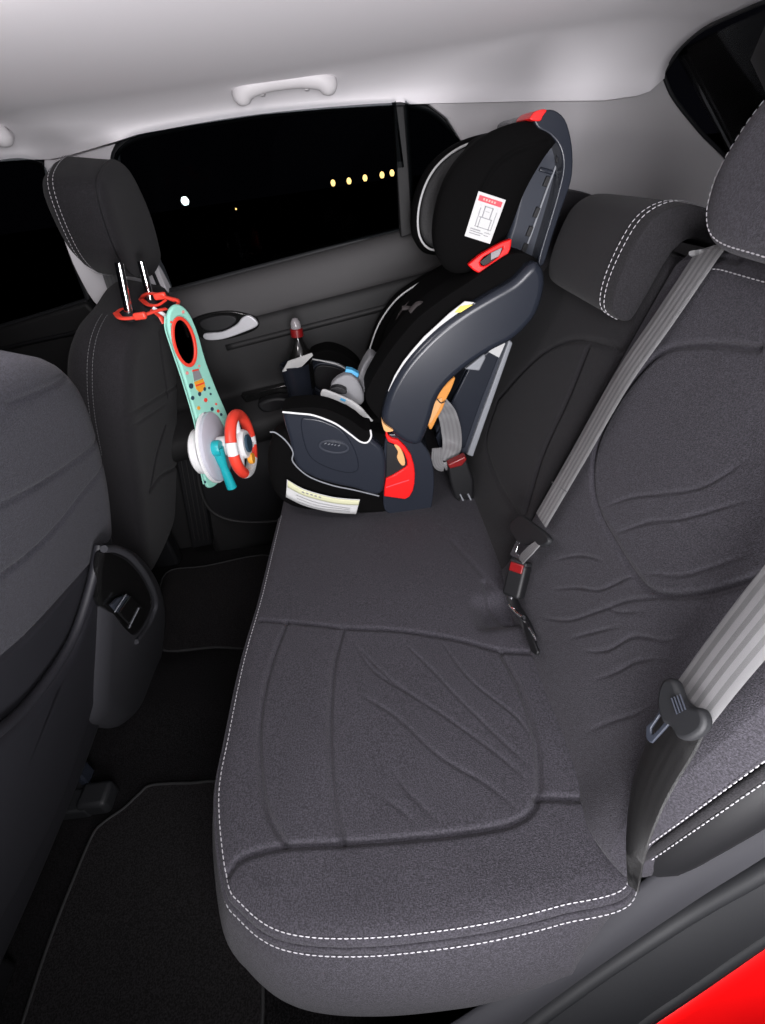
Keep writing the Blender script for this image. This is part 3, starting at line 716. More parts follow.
for (a, b), (c, d), yy in (((121,268),(130,318),1.10),((143,266),(152,305),1.19)):
    tube('headrest_post', [P(a,b,y=yy)+np.array([0,0,.01]), P(c,d,y=yy)], .0085, 'chrome', fs, 14, smooth=0)
    lathe('post_collar', [(.018,-.008),(.02,0),(.014,.008)], P(c,d-2,y=yy), (.2,0,1), 'black', fs, 20)
# cushion and rail under it
cfr = Frame((-1.05,1.15,.36), (1,0,0), (0,1,0))
FC = Puff(cfr, [(-.24,-.20),(-.22,-.25),(.25,-.25),(.30,-.20),(.30,.20),(.25,.25),(-.22,.25),(-.24,.20)], .04, .06, .14, .05, nper=120, rings=20)
FC.build('seat_cushion', 'fabric2', fs)
for s_ in (-.2,.2): box('seat_rail', (-1.02,1.15+s_,.10), (.5,.05,.20), 'black', fs, .01)
box('seat_base', (-1.02,1.15,.2), (.42,.40,.10), 'black', fs, .02)
fix(fs)
# near front seat
nf = Frame((-.41,0,.90), (0,1,0), (math.sin(R(21.8)),0,math.cos(R(21.8))))
no = [(.20,.050),(.35,.064),(.49,.064),(.58,.048),(.64,.012),(.685,-.05),(.728,-.18),(.742,-.30),(.730,-.48),(.698,-.66),(.66,-.745),(.50,-.80),(.30,-.81),(.17,-.78),(.125,-.66),(.10,-.40),(.10,-.18),(.13,.0)]
ngv = [G(nf, [(-60,512),(0,486),(45,461),(88,432)], .004, .0035), G(nf, [(-60,590),(0,552),(35,520),(66,484),(98,450)], .004, .0035), G(nf, [(-60,680),(0,634),(50,584),(104,528)], .005, .0045), G(nf, [(-20,398),(20,384),(50,374)], .003, .0035)]
NS = Puff(nf, no, .030, .055, .13, .05, nper=420, rings=140, grooves=ngv, center=(.42,-.35))
ns = thing('front_seat', 'grey front seat nearest the camera, seen from behind at the left picture edge', 'car seat', (-.75,.42,0))
nso = NS.build('backrest', 'fabric_front', ns); nso.data.materials.append(M['leather'])
sm3 = np.array(sorted(nf.pxs([(-60,680),(0,634),(50,584),(104,528)])))
for p_ in nso.data.polygons:
    c3 = np.array(p_.center)-nf.O; a_ = c3@nf.A; b_ = c3@nf.B
    if b_ < np.interp(a_, sm3[:,0], sm3[:,1]): p_.material_index = 1
# map pocket panel
pk_px = [(-60,770),(0,732),(38,694),(72,642),(92,588),(98,600),(97,660),(92,700),(60,800),(5,915),(-60,1010),(-120,1000),(-120,820)]
pko = nf.pxs([(-150,840),(-60,772),(0,733),(38,695),(72,644),(94,578),(100,610),(99,655),(93,695),(60,795),(5,905),(-60,1000),(-150,1080)], .03)
PK = Puff(Frame(nf.pt(0,0,.029), nf.A, nf.B), pko, .010, .02, .01, .01, nper=260, rings=50, smooth=True)
pkb = PK.build('map_pocket', 'leather', ns)
tube('pocket_hem', [nf.pt(a, b, .040) for a, b in nf.pxs([(-120,815),(-60,770),(0,730),(38,692),(72,640),(90,588),(99,545)], .04)], .0075, 'leather', pkb, 12)
0 and slab('lower_cover', [nf.pt(a, b, .026) for a, b in nf.pxs(catmull([(-120,740),(0,640),(50,592),(100,540),(103,600),(98,690),(60,800),(0,930),(-120,1150)], 4, True), .03)], tuple(nf.N*.006), 'leather', ns, .003)
cfr = Frame((-1.05,.42,.36), (1,0,0), (0,1,0))
Puff(cfr, [(-.24,-.20),(-.22,-.25),(.25,-.25),(.30,-.20),(.30,.20),(.25,.25),(-.22,.25),(-.24,.20)], .04, .06, .14, .05, nper=120, rings=20).build('seat_cushion', 'fabric2', ns)
rl = box('seat_rail', (-1.02,.58,.085), (.52,.055,.16), 'black', ns, .01)
box('seat_rail', (-1.02,.24,.085), (.52,.055,.16), 'black', ns, .01)
box('seat_base', (-1.02,.42,.2), (.42,.40,.10), 'black', ns, .02)
p = P(100,795,z=.035); box('rail_cover', (p[0]-.01,p[1],.024), (.065,.055,.045), 'rubber', ns, .010)
p = P(76,800,z=.035); box('rail_foot', (p[0]-.02,p[1],.018), (.10,.05,.034), 'rubber', ns, .006)
p = P(82,765,z=.07); box('rail_end', (p[0]-.02,p[1]-.01,.055), (.06,.035,.05), 'dusty', ns, .006)
fix(ns)
# ================================================================== CENTRE CONSOLE
kf = Frame((-.55,0,.49), (0,1,0), (.19,0,.49))
ko = kf.pxs([(92,548),(112,544),(134,554),(151,577),(158,603),(156,640),(148,680),(132,710),(114,727),(98,726),(84,715),(84,640),(86,575)])
ct = thing('center_console', 'black rear end of the centre console with a glossy bezel, between the front seats', 'console', (-.75,.78,0))
KB = Puff(kf, ko, .03, .05, .18, .03, nper=200, rings=50); KB.build('console_body', 'sill', ct)
rec = kf.pxs([(102,553),(116,552),(132,561),(146,580),(153,602),(147,620),(136,636),(126,632),(110,612),(100,600)], .03)
KR = Puff(Frame(kf.pt(0,0,.027), kf.A, kf.B), rec, .004, .01, .01, .01, nper=120, rings=20); kr = KR.build('bezel_panel', 'gloss', ct)
tube('bezel_rim', [kf.pt(a, b, .033) for a, b in kf.pxs([(104,549),(118,550),(134,560),(149,581),(156,603),(149,624),(136,642)], .033)], .006, 'sill', ct, 12)
slab('socket_flap', [kf.pt(*kf.px(a,b,.034),.034) for a, b in [(108.6,605),(114.7,612),(126,594.6),(115,598)]], tuple(kf.N*.006), 'dusty2', kr, .001)
slab('socket_flap', [kf.pt(*kf.px(a,b,.034),.034) for a, b in [(115.5,612),(129,627),(138.5,608),(127,595.5)]], tuple(kf.N*.008), 'gloss', kr, .002)
for ln in ([(129,628),(139,608)], [(114.7,612),(126,594.6)]):
    tube('flap_edge', [kf.pt(*kf.px(*q,.043),.043) for q in ln], .0010, 'edge_grey', kr, 6, smooth=0)
fix(ct)
# belt hanging on the far B pillar
t = thing('seat_belt', 'grey belt webbing on the far door pillar, just left of the chrome headrest posts', 'seat belt', tuple(P(120,300,y=1.40)))
ribbon('webbing', [P(108,262,y=1.40), P(117,290,y=1.40), P(128,322,y=1.40)], [.044,.044], (1,.25,0), .002, 'belt_shiny', t); fix(t)
# ================================================================== CHILD SEAT
cs = thing('child_car_seat', 'black and grey child safety seat with red belt guides, strapped on the rear bench', 'child seat', (.06,1.16,.385))
def T(y, *pts): return pxy(pts, y)
def SM(pts, n=4): return [tuple(p) for p in catmull(pts, n, True)]
Y0 = .935
b0 = slab('base', T(.955, *SM([(300,432),(281,434),(269,447),(267,472),(276,498),(298,511),(340,515),(385,517),(425,515),(434,495),(430,470),(400,445),(350,430)])), (0,.085,0), 'black_fabric', cs, .022, 5)
slab('base_cushion', T(1.02, *SM([(300,470),(286,474),(284,486),(298,500),(340,503),(385,504),(425,503),(432,490),(428,478),(390,468),(340,468)])), (0,.34,0), 'black_fabric', cs, .015, 4)
sweep2('base_label', T(.940,(287,479.5),(304,489),(328,496),(345,498.5),(360,499.5)), T(.940,(286,497),(304,505.5),(325,511),(340,513),(356,514)), 'label', b0, (0,0,0), 4, .0015)
lb = sweep2('warning_band', T(.938,(288,480.5),(304,490),(328,497),(345,499.5),(359.5,500.5)), T(.938,(287.5,487),(304,495.5),(328,502),(345,504.5),(358.5,505)), 'label_cream', b0, (0,0,0), 3, .0015)
for k in range(5): tube('label_print', T(.9365,(302+k*4.2,491.7+k*1.3),(304.2+k*4.2,492.7+k*1.2)), .0016, 'label_grey', b0, 5, smooth=0)
for k in range(3): tube('label_print', T(.9375,(296+k*1,495+k*3.4),(318,503+k*2.6),(350,508.6+k*1.5)), .0006, 'label_grey', b0, 5)
# near arm
def arm(y, th, dx=0, dy=0, near=True):
    a = slab('armrest_shell', T(y, *[(p[0]+dx, p[1]+dy) for p in SM([(283,416),(291,411),(313,410),(331,414),(350,423),(364,433),(374,441),(384,452),(386,474),(380,495),(354,489),(331,484),(309,476),(295,464),(289,440)])]), (0,th,0), 'dusty', cs, .011, 5)
    return a
ar = arm(Y0, .050)
pd = slab('armrest_pad', T(Y0-.008, *SM([(282,413),(284,411),(292,408.5),(313,407.5),(331,411),(350,420),(364,430),(371,432),(370,441),(363,442),(352,433),(335,422),(314,415.5),(296,414)])), (0,.066,0), 'black_fabric', cs, .008, 5)
tube('white_piping', T(Y0-.008,(282.5,412),(298,413.5),(314,415.5),(335,423.5),(350,434),(360,441.5),(367,442.5),(371,437),(370.5,430)), .0021, 'white_pipe', pd, 8)
slab('side_panel', T(Y0-.0035, *SM([(301,420.5),(309,418.5),(323,421),(340,429),(350,441),(357,456),(358,470),(346,473),(325,467),(310,457),(303,440)])), (0,.006,0), 'dusty', ar, .0028, 3)
bo = [P(a, b, y=Y0-.0065) for a, b in ell((334,447), 15.5, 6.8, 40, R(7))]; bi = [P(a, b, y=Y0-.0065) for a, b in ell((334,447), 13.3, 5.0, 40, R(7))]
bd_ = ring_slab('badge_rim', bo, bi, (0,.006,0), 'dusty2', ar, .001)
slab('badge', [P(a, b, y=Y0-.0048) for a, b in ell((334,447), 13.6, 5.2, 40, R(7))], (0,.004,0), 'dusty', ar, .001)
for k, (a, b, c, d) in enumerate([(324.5,444,326.5,442.8),(328,444.6,330,443.6),(331.5,445,333,443.9),(334.5,445.5,336,444.6),(338,446,340,445)]):
    tube('badge_mark', T(Y0-.0056,(a,b),(c,d)), .0008, 'edge_grey', ar, 5, smooth=0)
tube('base_trim_line', T(Y0+.002,(270,432),(276,433),(286,441),(293,452),(293,462),(308,476),(331,485),(354,490),(379,496)), .0016, 'edge_grey', ar, 6)
# far arm with the cup holder
fa = slab('armrest_shell', T(1.33, *SM([(307,360),(322,358),(346,364),(360,376),(362,392),(354,402),(325,398),(309,394)])), (0,.065,0), 'dusty', cs, .012, 4)
slab('armrest_pad', T(1.322, *SM([(309,357),(318,352),(331,350.5),(348,357),(360,368),(361,377),(350,370),(338,363),(322,359.5)])), (0,.08,0), 'black_fabric', cs, .010, 4)
tube('white_piping', T(1.322,(309,358.5),(322,361),(338,365),(350,371.5)), .0018, 'white_pipe', fa, 8)
slab('arm_opening', T(1.326, *SM([(314,371),(320,365.5),(333,366.5),(346,372),(352,381),(340,390),(322,390),(314,383)])), (0,.008,0), 'black', fa, .003)
tube('opening_rim', T(1.326,*SM([(312,371),(319,364),(333,365),(347,371),(353,381),(341,391.5),(321,391.5),(312,384)],2)), .003, 'dusty2', fa, 8, closed=True, smooth=2)
pc = P(299,380,y=1.315); cup_t = P(298,357,y=1.315)
chd = lathe('cup_holder', [(.030,-.075),(.036,-.07),(.040,-.02),(.043,.035),(.044,.048),(.041,.049),(.036,.0),(.034,-.06)], pc, (.02,0,1), 'dusty', cs, 32)
# seat shell: lower seat pan pad, back pad, side pads
slab('seat_pad', T(1.03, *SM([(318,442),(345,430),(368,424),(400,410),(396,455),(370,462),(345,462),(318,460)])), (0,.30,0), 'black_fabric', cs, .012, 3)
slab('back_pad', T(1.05, *SM([(492,262),(462,284),(430,306),(405,335),(388,370),(380,405),(400,430),(440,395),(500,320),(540,262)])), (0,.24,0), 'black_fabric', cs, .015, 4)
sp1 = slab('side_pad', T(.965, *SM([(532,256),(515,253),(498,262),(472,280),(444,298),(418,318),(396,343),(380,366),(366,392),(368,405),(378,418),(388,428),(396,395),(418,355),(455,322),(500,292),(536,268)])), (0,.10,0), 'black_fabric', cs, .022, 5)
sp2 = slab('side_pad', T(1.29, *SM([(462,262),(440,272),(416,285),(396,300),(380,322),(371,345),(367,362),(378,392),(410,360),(450,310),(490,275)])), (0,.07,0), 'black_fabric', cs, .02, 4)
tube('white_piping', T(1.285,(440,272),(416,285),(396,300),(380,322),(371,345),(367.5,360)), .0020, 'white_pipe', sp2, 8)
# white label flap tucked along the side pad
wf = slab('label_flap', T(.948, (388,391.6),(394.5,376),(403,362),(412.7,349.8),(424,337),(436,326),(450,313),(465,301.4),(475.5,302.7),(483,301),(491,302.7),(480.7,309),(470,315),(460,321),(448,328),(436,336.7),(424,347),(413,357.6),(405,367),(398,376),(393,391.6)), (0,.004,0), 'label', cs, .001)
slab('yellow_print', T(.9455, (460.5,306.5),(473.5,304.5),(470.5,312),(455,312.5)), (0,.003,0), 'label_yellow', wf, 0)
slab('yellow_print', T(.9455, (477,305),(484,304.5),(479,309.5),(474,312.5)), (0,.003,0), 'label_yellow', wf, 0)
tube('flap_fold', T(.9455,(475,303),(466,316),(458,322)), .0010, 'label_grey', wf, 6)
# near side shell rail
slab('side_shell', T(.938, *SM([(383,424),(385,404),(392,386),(404,366),(420,347),(440,328),(465,310),(492,294),(514,281),(532,264),(542,266),(546,280),(543,300),(534,320),(514,340),(490,353),(466,369),(448,385),(437,402),(430,424),(420,445),(402,442)])), (0,.085,0), 'dusty', cs, .022, 6)
slab('side_shell', T(1.30, *SM([(380,400),(400,366),(440,328),(500,288),(525,270),(532,290),(514,330),(470,362),(430,400),(410,420)])), (0,.07,0), 'dusty', cs, .02, 4)
hub = slab('recline_hub', T(.945, *SM([(385,440),(395,434),(408,434),(420,441),(430,455),(434,475),(433,498),(428,512),(404,514),(386,512),(383,490)])), (0,.10,0), 'dusty', cs, .012, 5)
slab('red_belt_guide', T(.936, (386,428),(388,435),(392,439),(398,440),(405,446.5),(411,455),(414,465),(415,474),(414.5,484),(413,491),(409.5,497),(405,499.5),(384,496.5),(384.5,488),(386,479),(394,475),(402,470),(407.5,466),(407,461),(404,453),(400.5,448.5),(394,444.5),(388,442),(385.5,436)), (0,.012,0), 'red', cs, .003)
slab('guide_recess', T(.941, (387,443),(394,445),(400.5,449),(406,459),(407,466),(402,470),(386,478)), (0,.01,0), 'black', hub, .001)
tube('guide_ridge', T(.935,(386,487.5),(398,483.5),(409,480)), .0014, 'label_red', cs, 6)
slab('foam_block', T(.934, *SM([(394,445),(399.5,447),(404,456),(405,465),(401,465),(397,458),(398,452)],3)), (0,.012,0), 'tan', cs, .003)
slab('foam_tip', T(.932, *SM([(381.5,420),(384,424),(388,427),(393.5,430.5),(388,432),(384,430)],3)), (0,.014,0), 'tan', cs, .003)
slab('orange_foam', T(.975, *SM([(455,377),(452,388),(446,400),(443,408.5),(437,419),(431,430),(427.5,423),(428,414),(434,402),(443,388)],3)), (0,.03,0), 'tan2', cs, .005)
slab('foam_face', T(.972, *SM([(442,398),(441,405),(436,415),(430,424),(428.5,420),(430,412),(435,402)],3)), (0,.01,0), 'tan', cs, .003)
tube('foam_string', T(.970,(437,399),(441,403),(446,401)), .0012, 'black', cs, 6)
# back frame
bb = slab('back_frame', T(1.04, (534,128),(548,126),(560,136),(566,156),(563,184),(552,222),(540,262),(526,305),(508,352),(488,405),(470,455),(440,452),(436,430),(452,400),(476,350),(492,296),(500,262),(512,225),(522,180)), (0,.25,0), 'dusty2', cs, .008, 3)
slab('lower_back_panel', T(1.033, (508,335),(497,362),(480,405),(465,448),(440,452),(436,438),(452,402),(470,366),(490,350)), (0,.02,0), 'dusty', bb, .003)
slab('edge_strip', T(1.030, (509,340),(513,343),(473,457),(467,455)), (0,.03,0), 'edge_grey', bb, .003)
tube('rack_line', T(1.036,(556,166),(545,195),(532,232),(524,254)), .0018, 'edge_grey', bb, 6)
for a, b in ((548,176),(538,207),(531,226),(526,243)):
    slab('height_slot', T(1.034, (a-1,b),(a+3,b+1),(a-1,b+11),(a-5,b+10)), (0,.012,0), 'black', bb, .001)
slab('back_cross_bar', T(1.035, (541,167),(556,171),(555,176),(539,171)), (0,.02,0), 'dusty', bb, .002)
tube('elastic_loop', T(1.028,(557,140),(562,148),(561,158),(557,162),(557,155),(559,148)), .0016, 'black', bb, 6)
slab('head_frame_cap', T(1.00, *SM([(534,118),(542,111),(554,110),(565,119),(571,138),(573,160),(571,182),(562,208),(552,238),(544,264),(538,262),(547,230),(557,196),(563,168),(560,148),(550,135),(538,128)],3)), (0,.24,0), 'dusty', cs, .008, 4)
slab('red_adjuster', T(.996, *SM([(530,119.5),(534,112.5),(541,109.5),(547,110),(543,116),(540,121)],3)), (0,.08,0), 'red', cs, .005)
# head support
sf = Frame((0,1.02,0), (1,0,0), (0,0,1))
hw = Puff(sf, sf.pxs([(540,121),(518,122),(494,130),(470,147),(450,173),(438,205),(434,238),(440,262),(454,273),(474,270),(494,255),(510,228),(524,192),(542,160),(556,140),(552,128)]), .030, .055, .07, .04, nper=260, rings=70, grooves=[G(sf, [(545,142),(515,150),(492,166),(478,190)], .004, .004)])
hwo = hw.build('head_wing', 'black_fabric', cs)
sf2 = Frame((0,1.27,0), (1,0,0), (0,0,1))
hw2 = Puff(sf2, sf2.pxs([(505,134),(478,135),(452,146),(430,166),(417,192),(412,220),(415,242),(427,254),(448,252),(475,236),(505,200),(520,160)]), .020, .03, .07, .03, nper=200, rings=40)
hwo2 = hw2.build('head_wing', 'black_fabric', cs)
inn = hw2.c+(hw2.out-hw2.c)*.86
fm = Puff(Frame((0,1.251,0), (1,0,0), (0,0,1)), [tuple(q) for q in inn[::8]], .008, .02, .006, .006, nper=160, rings=30); fm.build('mesh_lining', 'mesh_grey', hwo2)
q = hw2.c+(hw2.out-hw2.c)*.90; qs = [tuple(p) for p in q]
loop = hw2.surf(q, .002); il = [i for i in range(len(q)) if q[i,0] < hw2.c[0]+.055 and not (q[i,1] < hw2.c[1] and q[i,0] > hw2.c[0]-.02)]
br = next((k for k in range(len(il)-1) if il[k+1]-il[k] > 1), None); il = il[br+1:]+il[:br+1] if br is not None else il
tube('white_piping', [loop[i] for i in il[::4]], .0024, 'white_pipe', hwo2, 8)
slab('head_pad', T(1.06, *SM([(535,126),(500,132),(484,150),(474,190),(466,240),(474,262),(500,262),(520,215),(545,150)])), (0,.20,0), 'black_fabric', cs, .015, 4)
lbq = [(478.6,191),(506,200),(490,244),(464.6,236)]
def quad(u0, v0, u1, v1, q=lbq):
    A_, B_, C_, D_ = [np.array(k, float) for k in q]
    f = lambda u, v: tuple((A_*(1-u)+B_*u)*(1-v)+(D_*(1-u)+C_*u)*v)
    return [f(u0,v0), f(u1,v0), f(u1,v1), f(u0,v1)]
hl = slab('warning_label', T(.9865, *lbq), (0,.002,0), 'label', hwo, .0004)
slab('label_header', T(.9856, *quad(.08,.07,.92,.19)), (0,.0016,0), 'label_red', hl, 0)
for k in range(5): slab('header_mark', T(.9851, *quad(.24+k*.10,.105,.30+k*.10,.155)), (0,.001,0), 'pink', hl, 0)
slab('label_drawing', T(.9856, *quad(.22,.25,.86,.74)), (0,.0014,0), 'label_grey2' if 'label_grey2' in M else 'label', hl, 0)
for (u0,v0,u1,v1) in ((.38,.26,.42,.50),(.66,.26,.70,.50),(.38,.26,.70,.275),(.30,.50,.78,.52),(.34,.52,.37,.74),(.74,.52,.77,.74),(.24,.32,.27,.72),(.84,.32,.86,.72),(.24,.72,.86,.735),(.45,.36,.60,.37),(.12,.79,.50,.81),(.12,.84,.62,.855),(.12,.89,.55,.905),(.66,.80,.88,.81),(.66,.86,.84,.87)):
    slab('label_line', T(.9851, *quad(u0,v0,u1,v1)), (0,.001,0), 'label_grey', hl, 0)
go = T(.978, *resample(np.array([(512,239),(503,242),(494,247),(480,255),(468,265),(473,270),(479,273.5),(488,272.5),(496,267),(503.5,260),(508,255),(511,248)], float), n=48, closed=True))
gi = T(.978, *resample(np.array([(503,247),(497,250),(491,253),(484,257),(480,262),(481,265.5),(484,266.5),(488,265),(494,261),(499,257),(501,254),(503,250)], float), n=48, closed=True))
rg = ring_slab('red_belt_guide', go, gi, (0,.014,0), 'red', cs, .003)
slab('guide_backing', T(.985, (503,247),(491,253),(480,262),(484,266.5),(494,261),(501,254)), (0,.006,0), 'black', cs, 0)
slab('guide_window', T(.983, (491,253),(502,247.5),(499,256),(491,260)), (0,.003,0), 'label_grey', cs, 0)
# harness
ribbon('harness_strap', T(1.045, (447,286),(444,300),(432,312),(418,322),(405,345)), [.03,.03,.024], (0,.3,.2), .003, 'cloth', cs)
ribbon('harness_strap', T(1.20, (438,285),(430,296),(414,303),(400,318),(390,345)), [.03,.03,.024], (0,.3,.2), .003, 'cloth', cs)
for k, (a, b, c, d) in enumerate([(410,312,425,304),(412,320,432,306),(402,308,420,318),(424,300,444,296)]):
    tube('strap_fold', T(1.035+.02*k, (a,b),((a+c)/2,(b+d)/2-4),(c,d)), .008, 'cloth', cs, 10, flat=.6)
slab('crotch_flap', T(1.12, *SM([(369.5,356),(377,360),(384,364),(374,380),(363,394.5),(357,393),(354.5,391),(359,375)],2)), (0,.06,0), 'fleece', cs, .004)
slab('label_strip', T(1.035, *SM([(322,390),(331,392),(352,401),(363,409.5),(372,420),(384.5,429),(384,437),(372,434),(363,418),(346,405),(329,401),(321,398)],2)), (0,.008,0), 'label', cs, .003)
slab('crotch_pad', T(1.08, *SM([(331,385),(345,375),(357,380),(364,395),(361,406),(345,401),(333,394)],2)), (0,.03,0), 'fleece', cs, .006)
slab('harness_buckle', T(1.06, *SM([(330,389),(338,387),(346,390),(346,394),(338,394),(331,392)],3)), (0,.02,0), 'black', cs, .003)
slab('blue_print', T(1.10, (346,369),(352,370),(359,374),(358,378),(351,375),(345,373)), (0,.02,0), 'blue', cs, .002)
slab('blue_print', T(1.033, (341,398),(346,400),(345,402),(340,400)), (0,.004,0), 'blue', cs, 0)
slab('strap_clip', T(.99, (465,369.5),(484.6,354),(486,358),(479.5,371)), (0,.03,0), 'edge_grey', cs, .003)
slab('side_label', T(1.025, (488.6,352),(504,339),(505,344),(499,357.6)), (0,.004,0), 'label', cs, 0)
fix(cs)
# the car belt that holds the child seat, and its buckle
t = thing('seat_belt', 'shiny dark grey seat belt threaded through the lower back of the child seat', 'seat belt', tuple(P(452,440,y=.99)))
wd = P(459,440,y=.99)-P(441,444,y=.99)
ribbon('webbing', T(.985, (440,402),(447,414),(451,430),(452,447),(447,461)), [.030,.040,.045,.045,.040], wd, .002, 'belt_shiny', t)
ribbon('folded_webbing', T(.975, (437,448),(437,460),(442,467),(455,462)), [.022,.026,.024,.02], wd, .002, 'belt_shiny', t)
ribbon('folded_webbing', T(.965, (400,452),(394,460),(391,470),(390,476)), [.022,.026,.03,.03], wd, .002, 'belt2', t)
fix(t)
t = thing('seat_belt_buckle', 'black belt buckle with a bright red button at the foot of the child seat', 'seat belt buckle', tuple(P(463,485,y=.97)))
slab('buckle_body', T(.955, (448,466),(466,458),(474,480),(474,500),(455,500),(450,482)), (0,.03,0), 'black', t, .006)
slab('release_button', T(.953, (447.5,465),(465.5,456.5),(467,460),(462,466),(450,469)), (0,.022,0), 'buckle_red', t, .003)
for k in range(4): tube('sleeve_shine_line', T(.957-.001*k, (456+k*4,494),(459+k*4,500),(462+k*4,506)), .0022, 'edge_grey' if k % 2 else 'black', t, 6)  # shine lines on the sleeve, put in as light grey tubes between black ones
slab('buckle_stalk', T(.96, (456,498),(472,498),(476,512),(462,512)), (0,.015,0), 'black', t, .004)
fix(t)
# drink bottle in the cup holder
bp_ = P(305,352,y=1.315); u1 = np.linalg.norm(P(306,331,y=1.315)-P(305,352,y=1.315))/21.0
bt = thing('drink_bottle', 'small dark bottle with red collar and clear cap in the child seat cup holder', 'bottle', tuple(bp_+np.array([0,0,-.06])))
pcb = np.array([pc[0]+.018, 1.315, bp_[2]-.012])
lathe('bottle_body', [(.028,-.085),(.030,-.08),(.031,-.02),(.031,.0),(.028,.012),(.020,.030),(.013,.045),(.011,.055)], pcb, (.06,0,1), 'gloss', bt, 32)
lathe('collar', [(.014,.054),(.0165,.056),(.0165,.074),(.014,.076)], pcb, (.06,0,1), 'buckle_red', bt, 28)
lathe('cap', [(.013,.076),(.0135,.082),(.012,.092),(.007,.100),(.002,.102)], pcb, (.06,0,1), 'clear', bt, 24)
slab('paper_collar', [pcb+np.array(v) for v in ((-.052,-.036,-.022),(-.030,-.040,.004),(.036,-.036,.016),(.038,-.034,.010),(.004,-.044,-.012))], (0,.004,.002), 'label', bt, .001)
fix(bt)
# ================================================================== HANGING TOY
PH = R(24)
tf = Frame(P(185,310,y=1.13), (math.sin(PH),math.cos(PH),0), (.12,0,1))
if tf.N[0] < 0: tf = Frame(tf.O, -tf.A, tf.B)
toy = thing('hanging_toy', 'mint green toy with mirror and steering wheel, strapped to the far front headrest', 'toy', tuple(tf.O))
def TP(pts, off=0): return [tf.pt(*tf.px(a, b, off), off) for a, b in pts]
pn_ = slab('fabric_panel', TP(catmull([(165,316.5),(168,308),(174.5,304),(182,308),(188.5,317.6),(195,333.7),(202.4,359.5),(213,387.4),(224,413),(228,430),(226,462.6),(217.4,480),(209,487),(203.5,484),(199,462.6),(195,426),(183,383),(172.3,351),(165.4,329.4)], 4, True)), tuple(tf.N*.010), 'mint', toy, .004, 3)
tube('panel_edge', TP([(165,316.5),(165.4,329.4),(172.3,351),(183,383),(195,426),(199,462.6),(203.5,484)], .010), .0016, 'mint', pn_, 6)
mo = ell((183.5,341.7), 11.3, 26.0, 48, R(-14)); mi = ell((183.5,341.7), 9.0, 22.4, 48, R(-14))
mr = ring_slab('mirror_rim', TP(mo, .012), TP(mi, .012), tuple(tf.N*.004), 'toy_red', toy, .001)
slab('mirror', TP(mi, .011), tuple(tf.N*.002), 'mirror', toy, 0)
def pr(name, pts, m, off=.0105): slab(name, TP(pts, off), tuple(tf.N*.001), m, pn_, 0)
pr('printed_truck_body', [(194,382),(203,378.5),(205.5,388),(200,393),(196,389)], 'orange')
pr('printed_truck_cab', [(192.3,371.5),(198.8,370),(202,378),(194,381)], 'label_grey')
pr('printed_truck_roof', [(192.0,370.2),(198.3,368.6),(198.8,370),(192.3,371.6)], 'toy_red')
pr('printed_truck_stripe', [(195.3,385.2),(204.2,382),(204.5,383.4),(195.8,386.6)], 'toy_red', .0112)
pr('printed_wheel', ell((199.5,394), 1.5, 2.2, 12), 'navy', .0112); pr('printed_wheel', ell((204.5,389), 1.2, 2.0, 12), 'navy', .0112)
for a, b, r1, c in [(191,386,2.2,'navy'),(192.5,398,1.7,'navy'),(205.5,400,1.7,'toy_red'),(198.5,408,1.5,'orange'),(212,409,1.6,'navy'),(205,414,1.7,'label_grey'),(198.5,422,1.6,'orange'),(218,411,1.3,'toy_red'),(199.5,436,1.4,'toy_red'),(187,373,1.4,'pink'),(209,388,1.0,'navy'),(210.5,394,.9,'navy'),(216,404,.9,'toy_red'),(221,414.5,1.2,'navy'),(171,322,.9,'toy_red'),(183,312,1.3,'pink'),(196,349,.9,'toy_red'),(199,366,1.0,'pink'),(205,482,1.0,'navy'),(207,473,.8,'orange')]:
    pr('printed_mark', ell((a,b), r1, r1*1.25, 10), c)
wn = np.array([math.cos(R(4)),-math.sin(R(4)),0.0])
def disc(name, c, rad, th, m, par, ax=wn):
    return lathe(name, [(rad*.9,-th/2),(rad,-th/4),(rad,th/4),(rad*.9,th/2)], c, tuple(ax), m, par, 36)
c0 = tf.pt(*tf.px(213,447,.02), .02)
disc('rear_disc', c0-wn*.030+np.array([0,-.01,-.004]), .056, .020, 'toy_white', toy)
disc('front_disc', c0+wn*.008, .086, .016, 'toy_grey', toy)
disc('disc_rim', c0+wn*.0, .090, .010, 'toy_white', toy)
cw = c0+wn*.062
tube('hub_shaft', [c0, cw], .024, 'toy_white', toy, 20, smooth=0)
wu = np.array([0,0,1.0]); wv2 = np.cross(wu, wn)
RW = .072
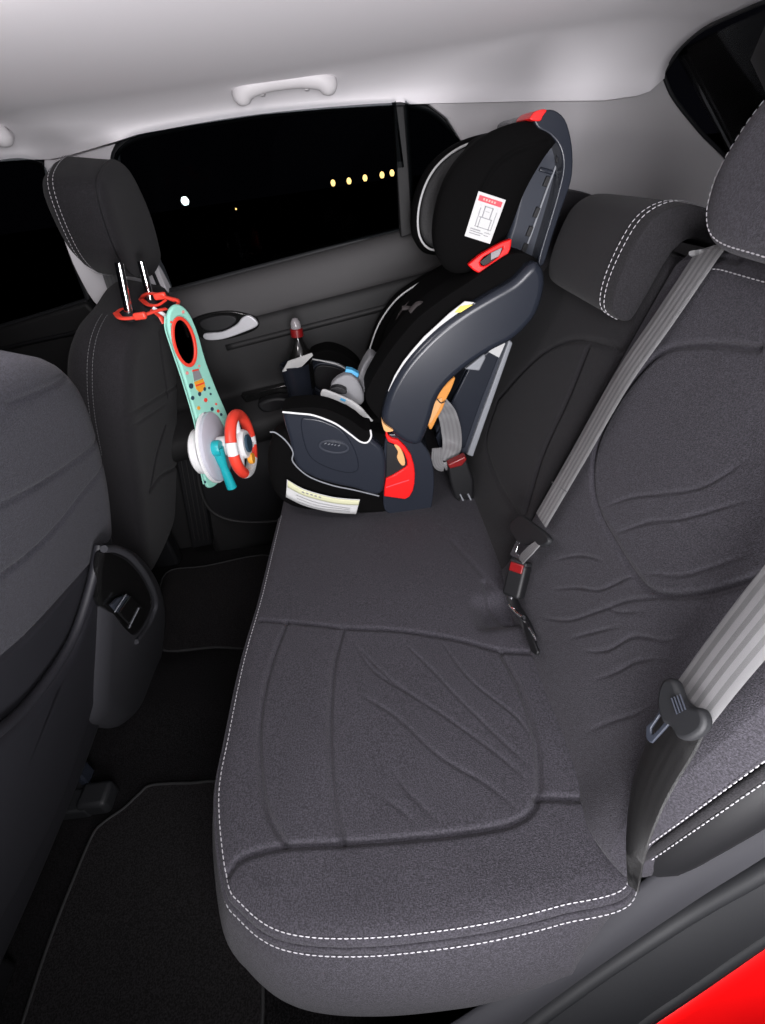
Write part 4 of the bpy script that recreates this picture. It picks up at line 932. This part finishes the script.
for k, (a0, a1, m_) in enumerate([(60,150,'toy_red'),(150,172,'toy_white'),(172,232,'toy_red'),(232,300,'toy_white'),(300,330,'toy_red'),(330,348,'toy_white'),(348,420,'toy_red')]):
    pts = [cw+wn*.012+(wv2*math.cos(R(a))+wu*math.sin(R(a)))*RW for a in np.linspace(a0, a1, 10)]
    tube('wheel_rim_section', pts, .0135, m_, toy, 14, smooth=0)
for a in (90, 210, 330): tube('wheel_spoke', [cw+wn*.006, cw+wn*.012+(wv2*math.cos(R(a))+wu*math.sin(R(a)))*RW*.95], .011, 'toy_white', toy, 12, smooth=0)
disc('wheel_center', cw+wn*.016, .036, .02, 'toy_white', toy)
disc('center_button', cw+wn*.028, .022, .008, 'navy', toy)
disc('orange_button', cw+wn*.024-wu*.042, .014, .012, 'orange', toy)
l0 = c0+wn*.022+np.array([0,-.034,.012])
tube('teal_lever', [l0, l0+np.array([.002,-.005,-.05]), l0+np.array([.004,-.006,-.11])], [.016,.010,.013], 'teal', toy, 14)
disc('lever_pivot', l0, .020, .02, 'teal', toy)
# straps
for pts, r_ in (([(116,313,1.10),(121,318,1.07),(132,318,1.07),(144,315,1.08),(156,311,1.10),(166,309,1.12)], .0065), ([(141,299,1.2),(146,294,1.16),(156,294,1.14),(168,298,1.13),(175,301,1.13)], .0065),
                ([(142,300,1.17),(149,305,1.13),(158,305,1.12),(166,300,1.13)], .006), ([(152,310,1.13),(160,316,1.12),(164,323,1.12)], .006), ([(116,313,1.10),(122,309,1.13),(131,309,1.13)], .005), ([(168,298,1.13),(178,301,1.13),(177,306,1.13)], .008)):
    tube('red_strap', [P(a, b, y=y_) for a, b, y_ in pts], r_, 'toy_red', toy, 8, flat=.45)
for a, b, y_ in ((140,316,1.068),(160,296,1.135)): box('strap_buckle', P(a,b,y=y_), (.026,.012,.014), 'toy_red', toy, .004)
tube('white_strap', [P(153,308,y=1.11), P(160,312,y=1.11), P(166,316,y=1.115)], .004, 'toy_white', toy, 8)
fix(toy)
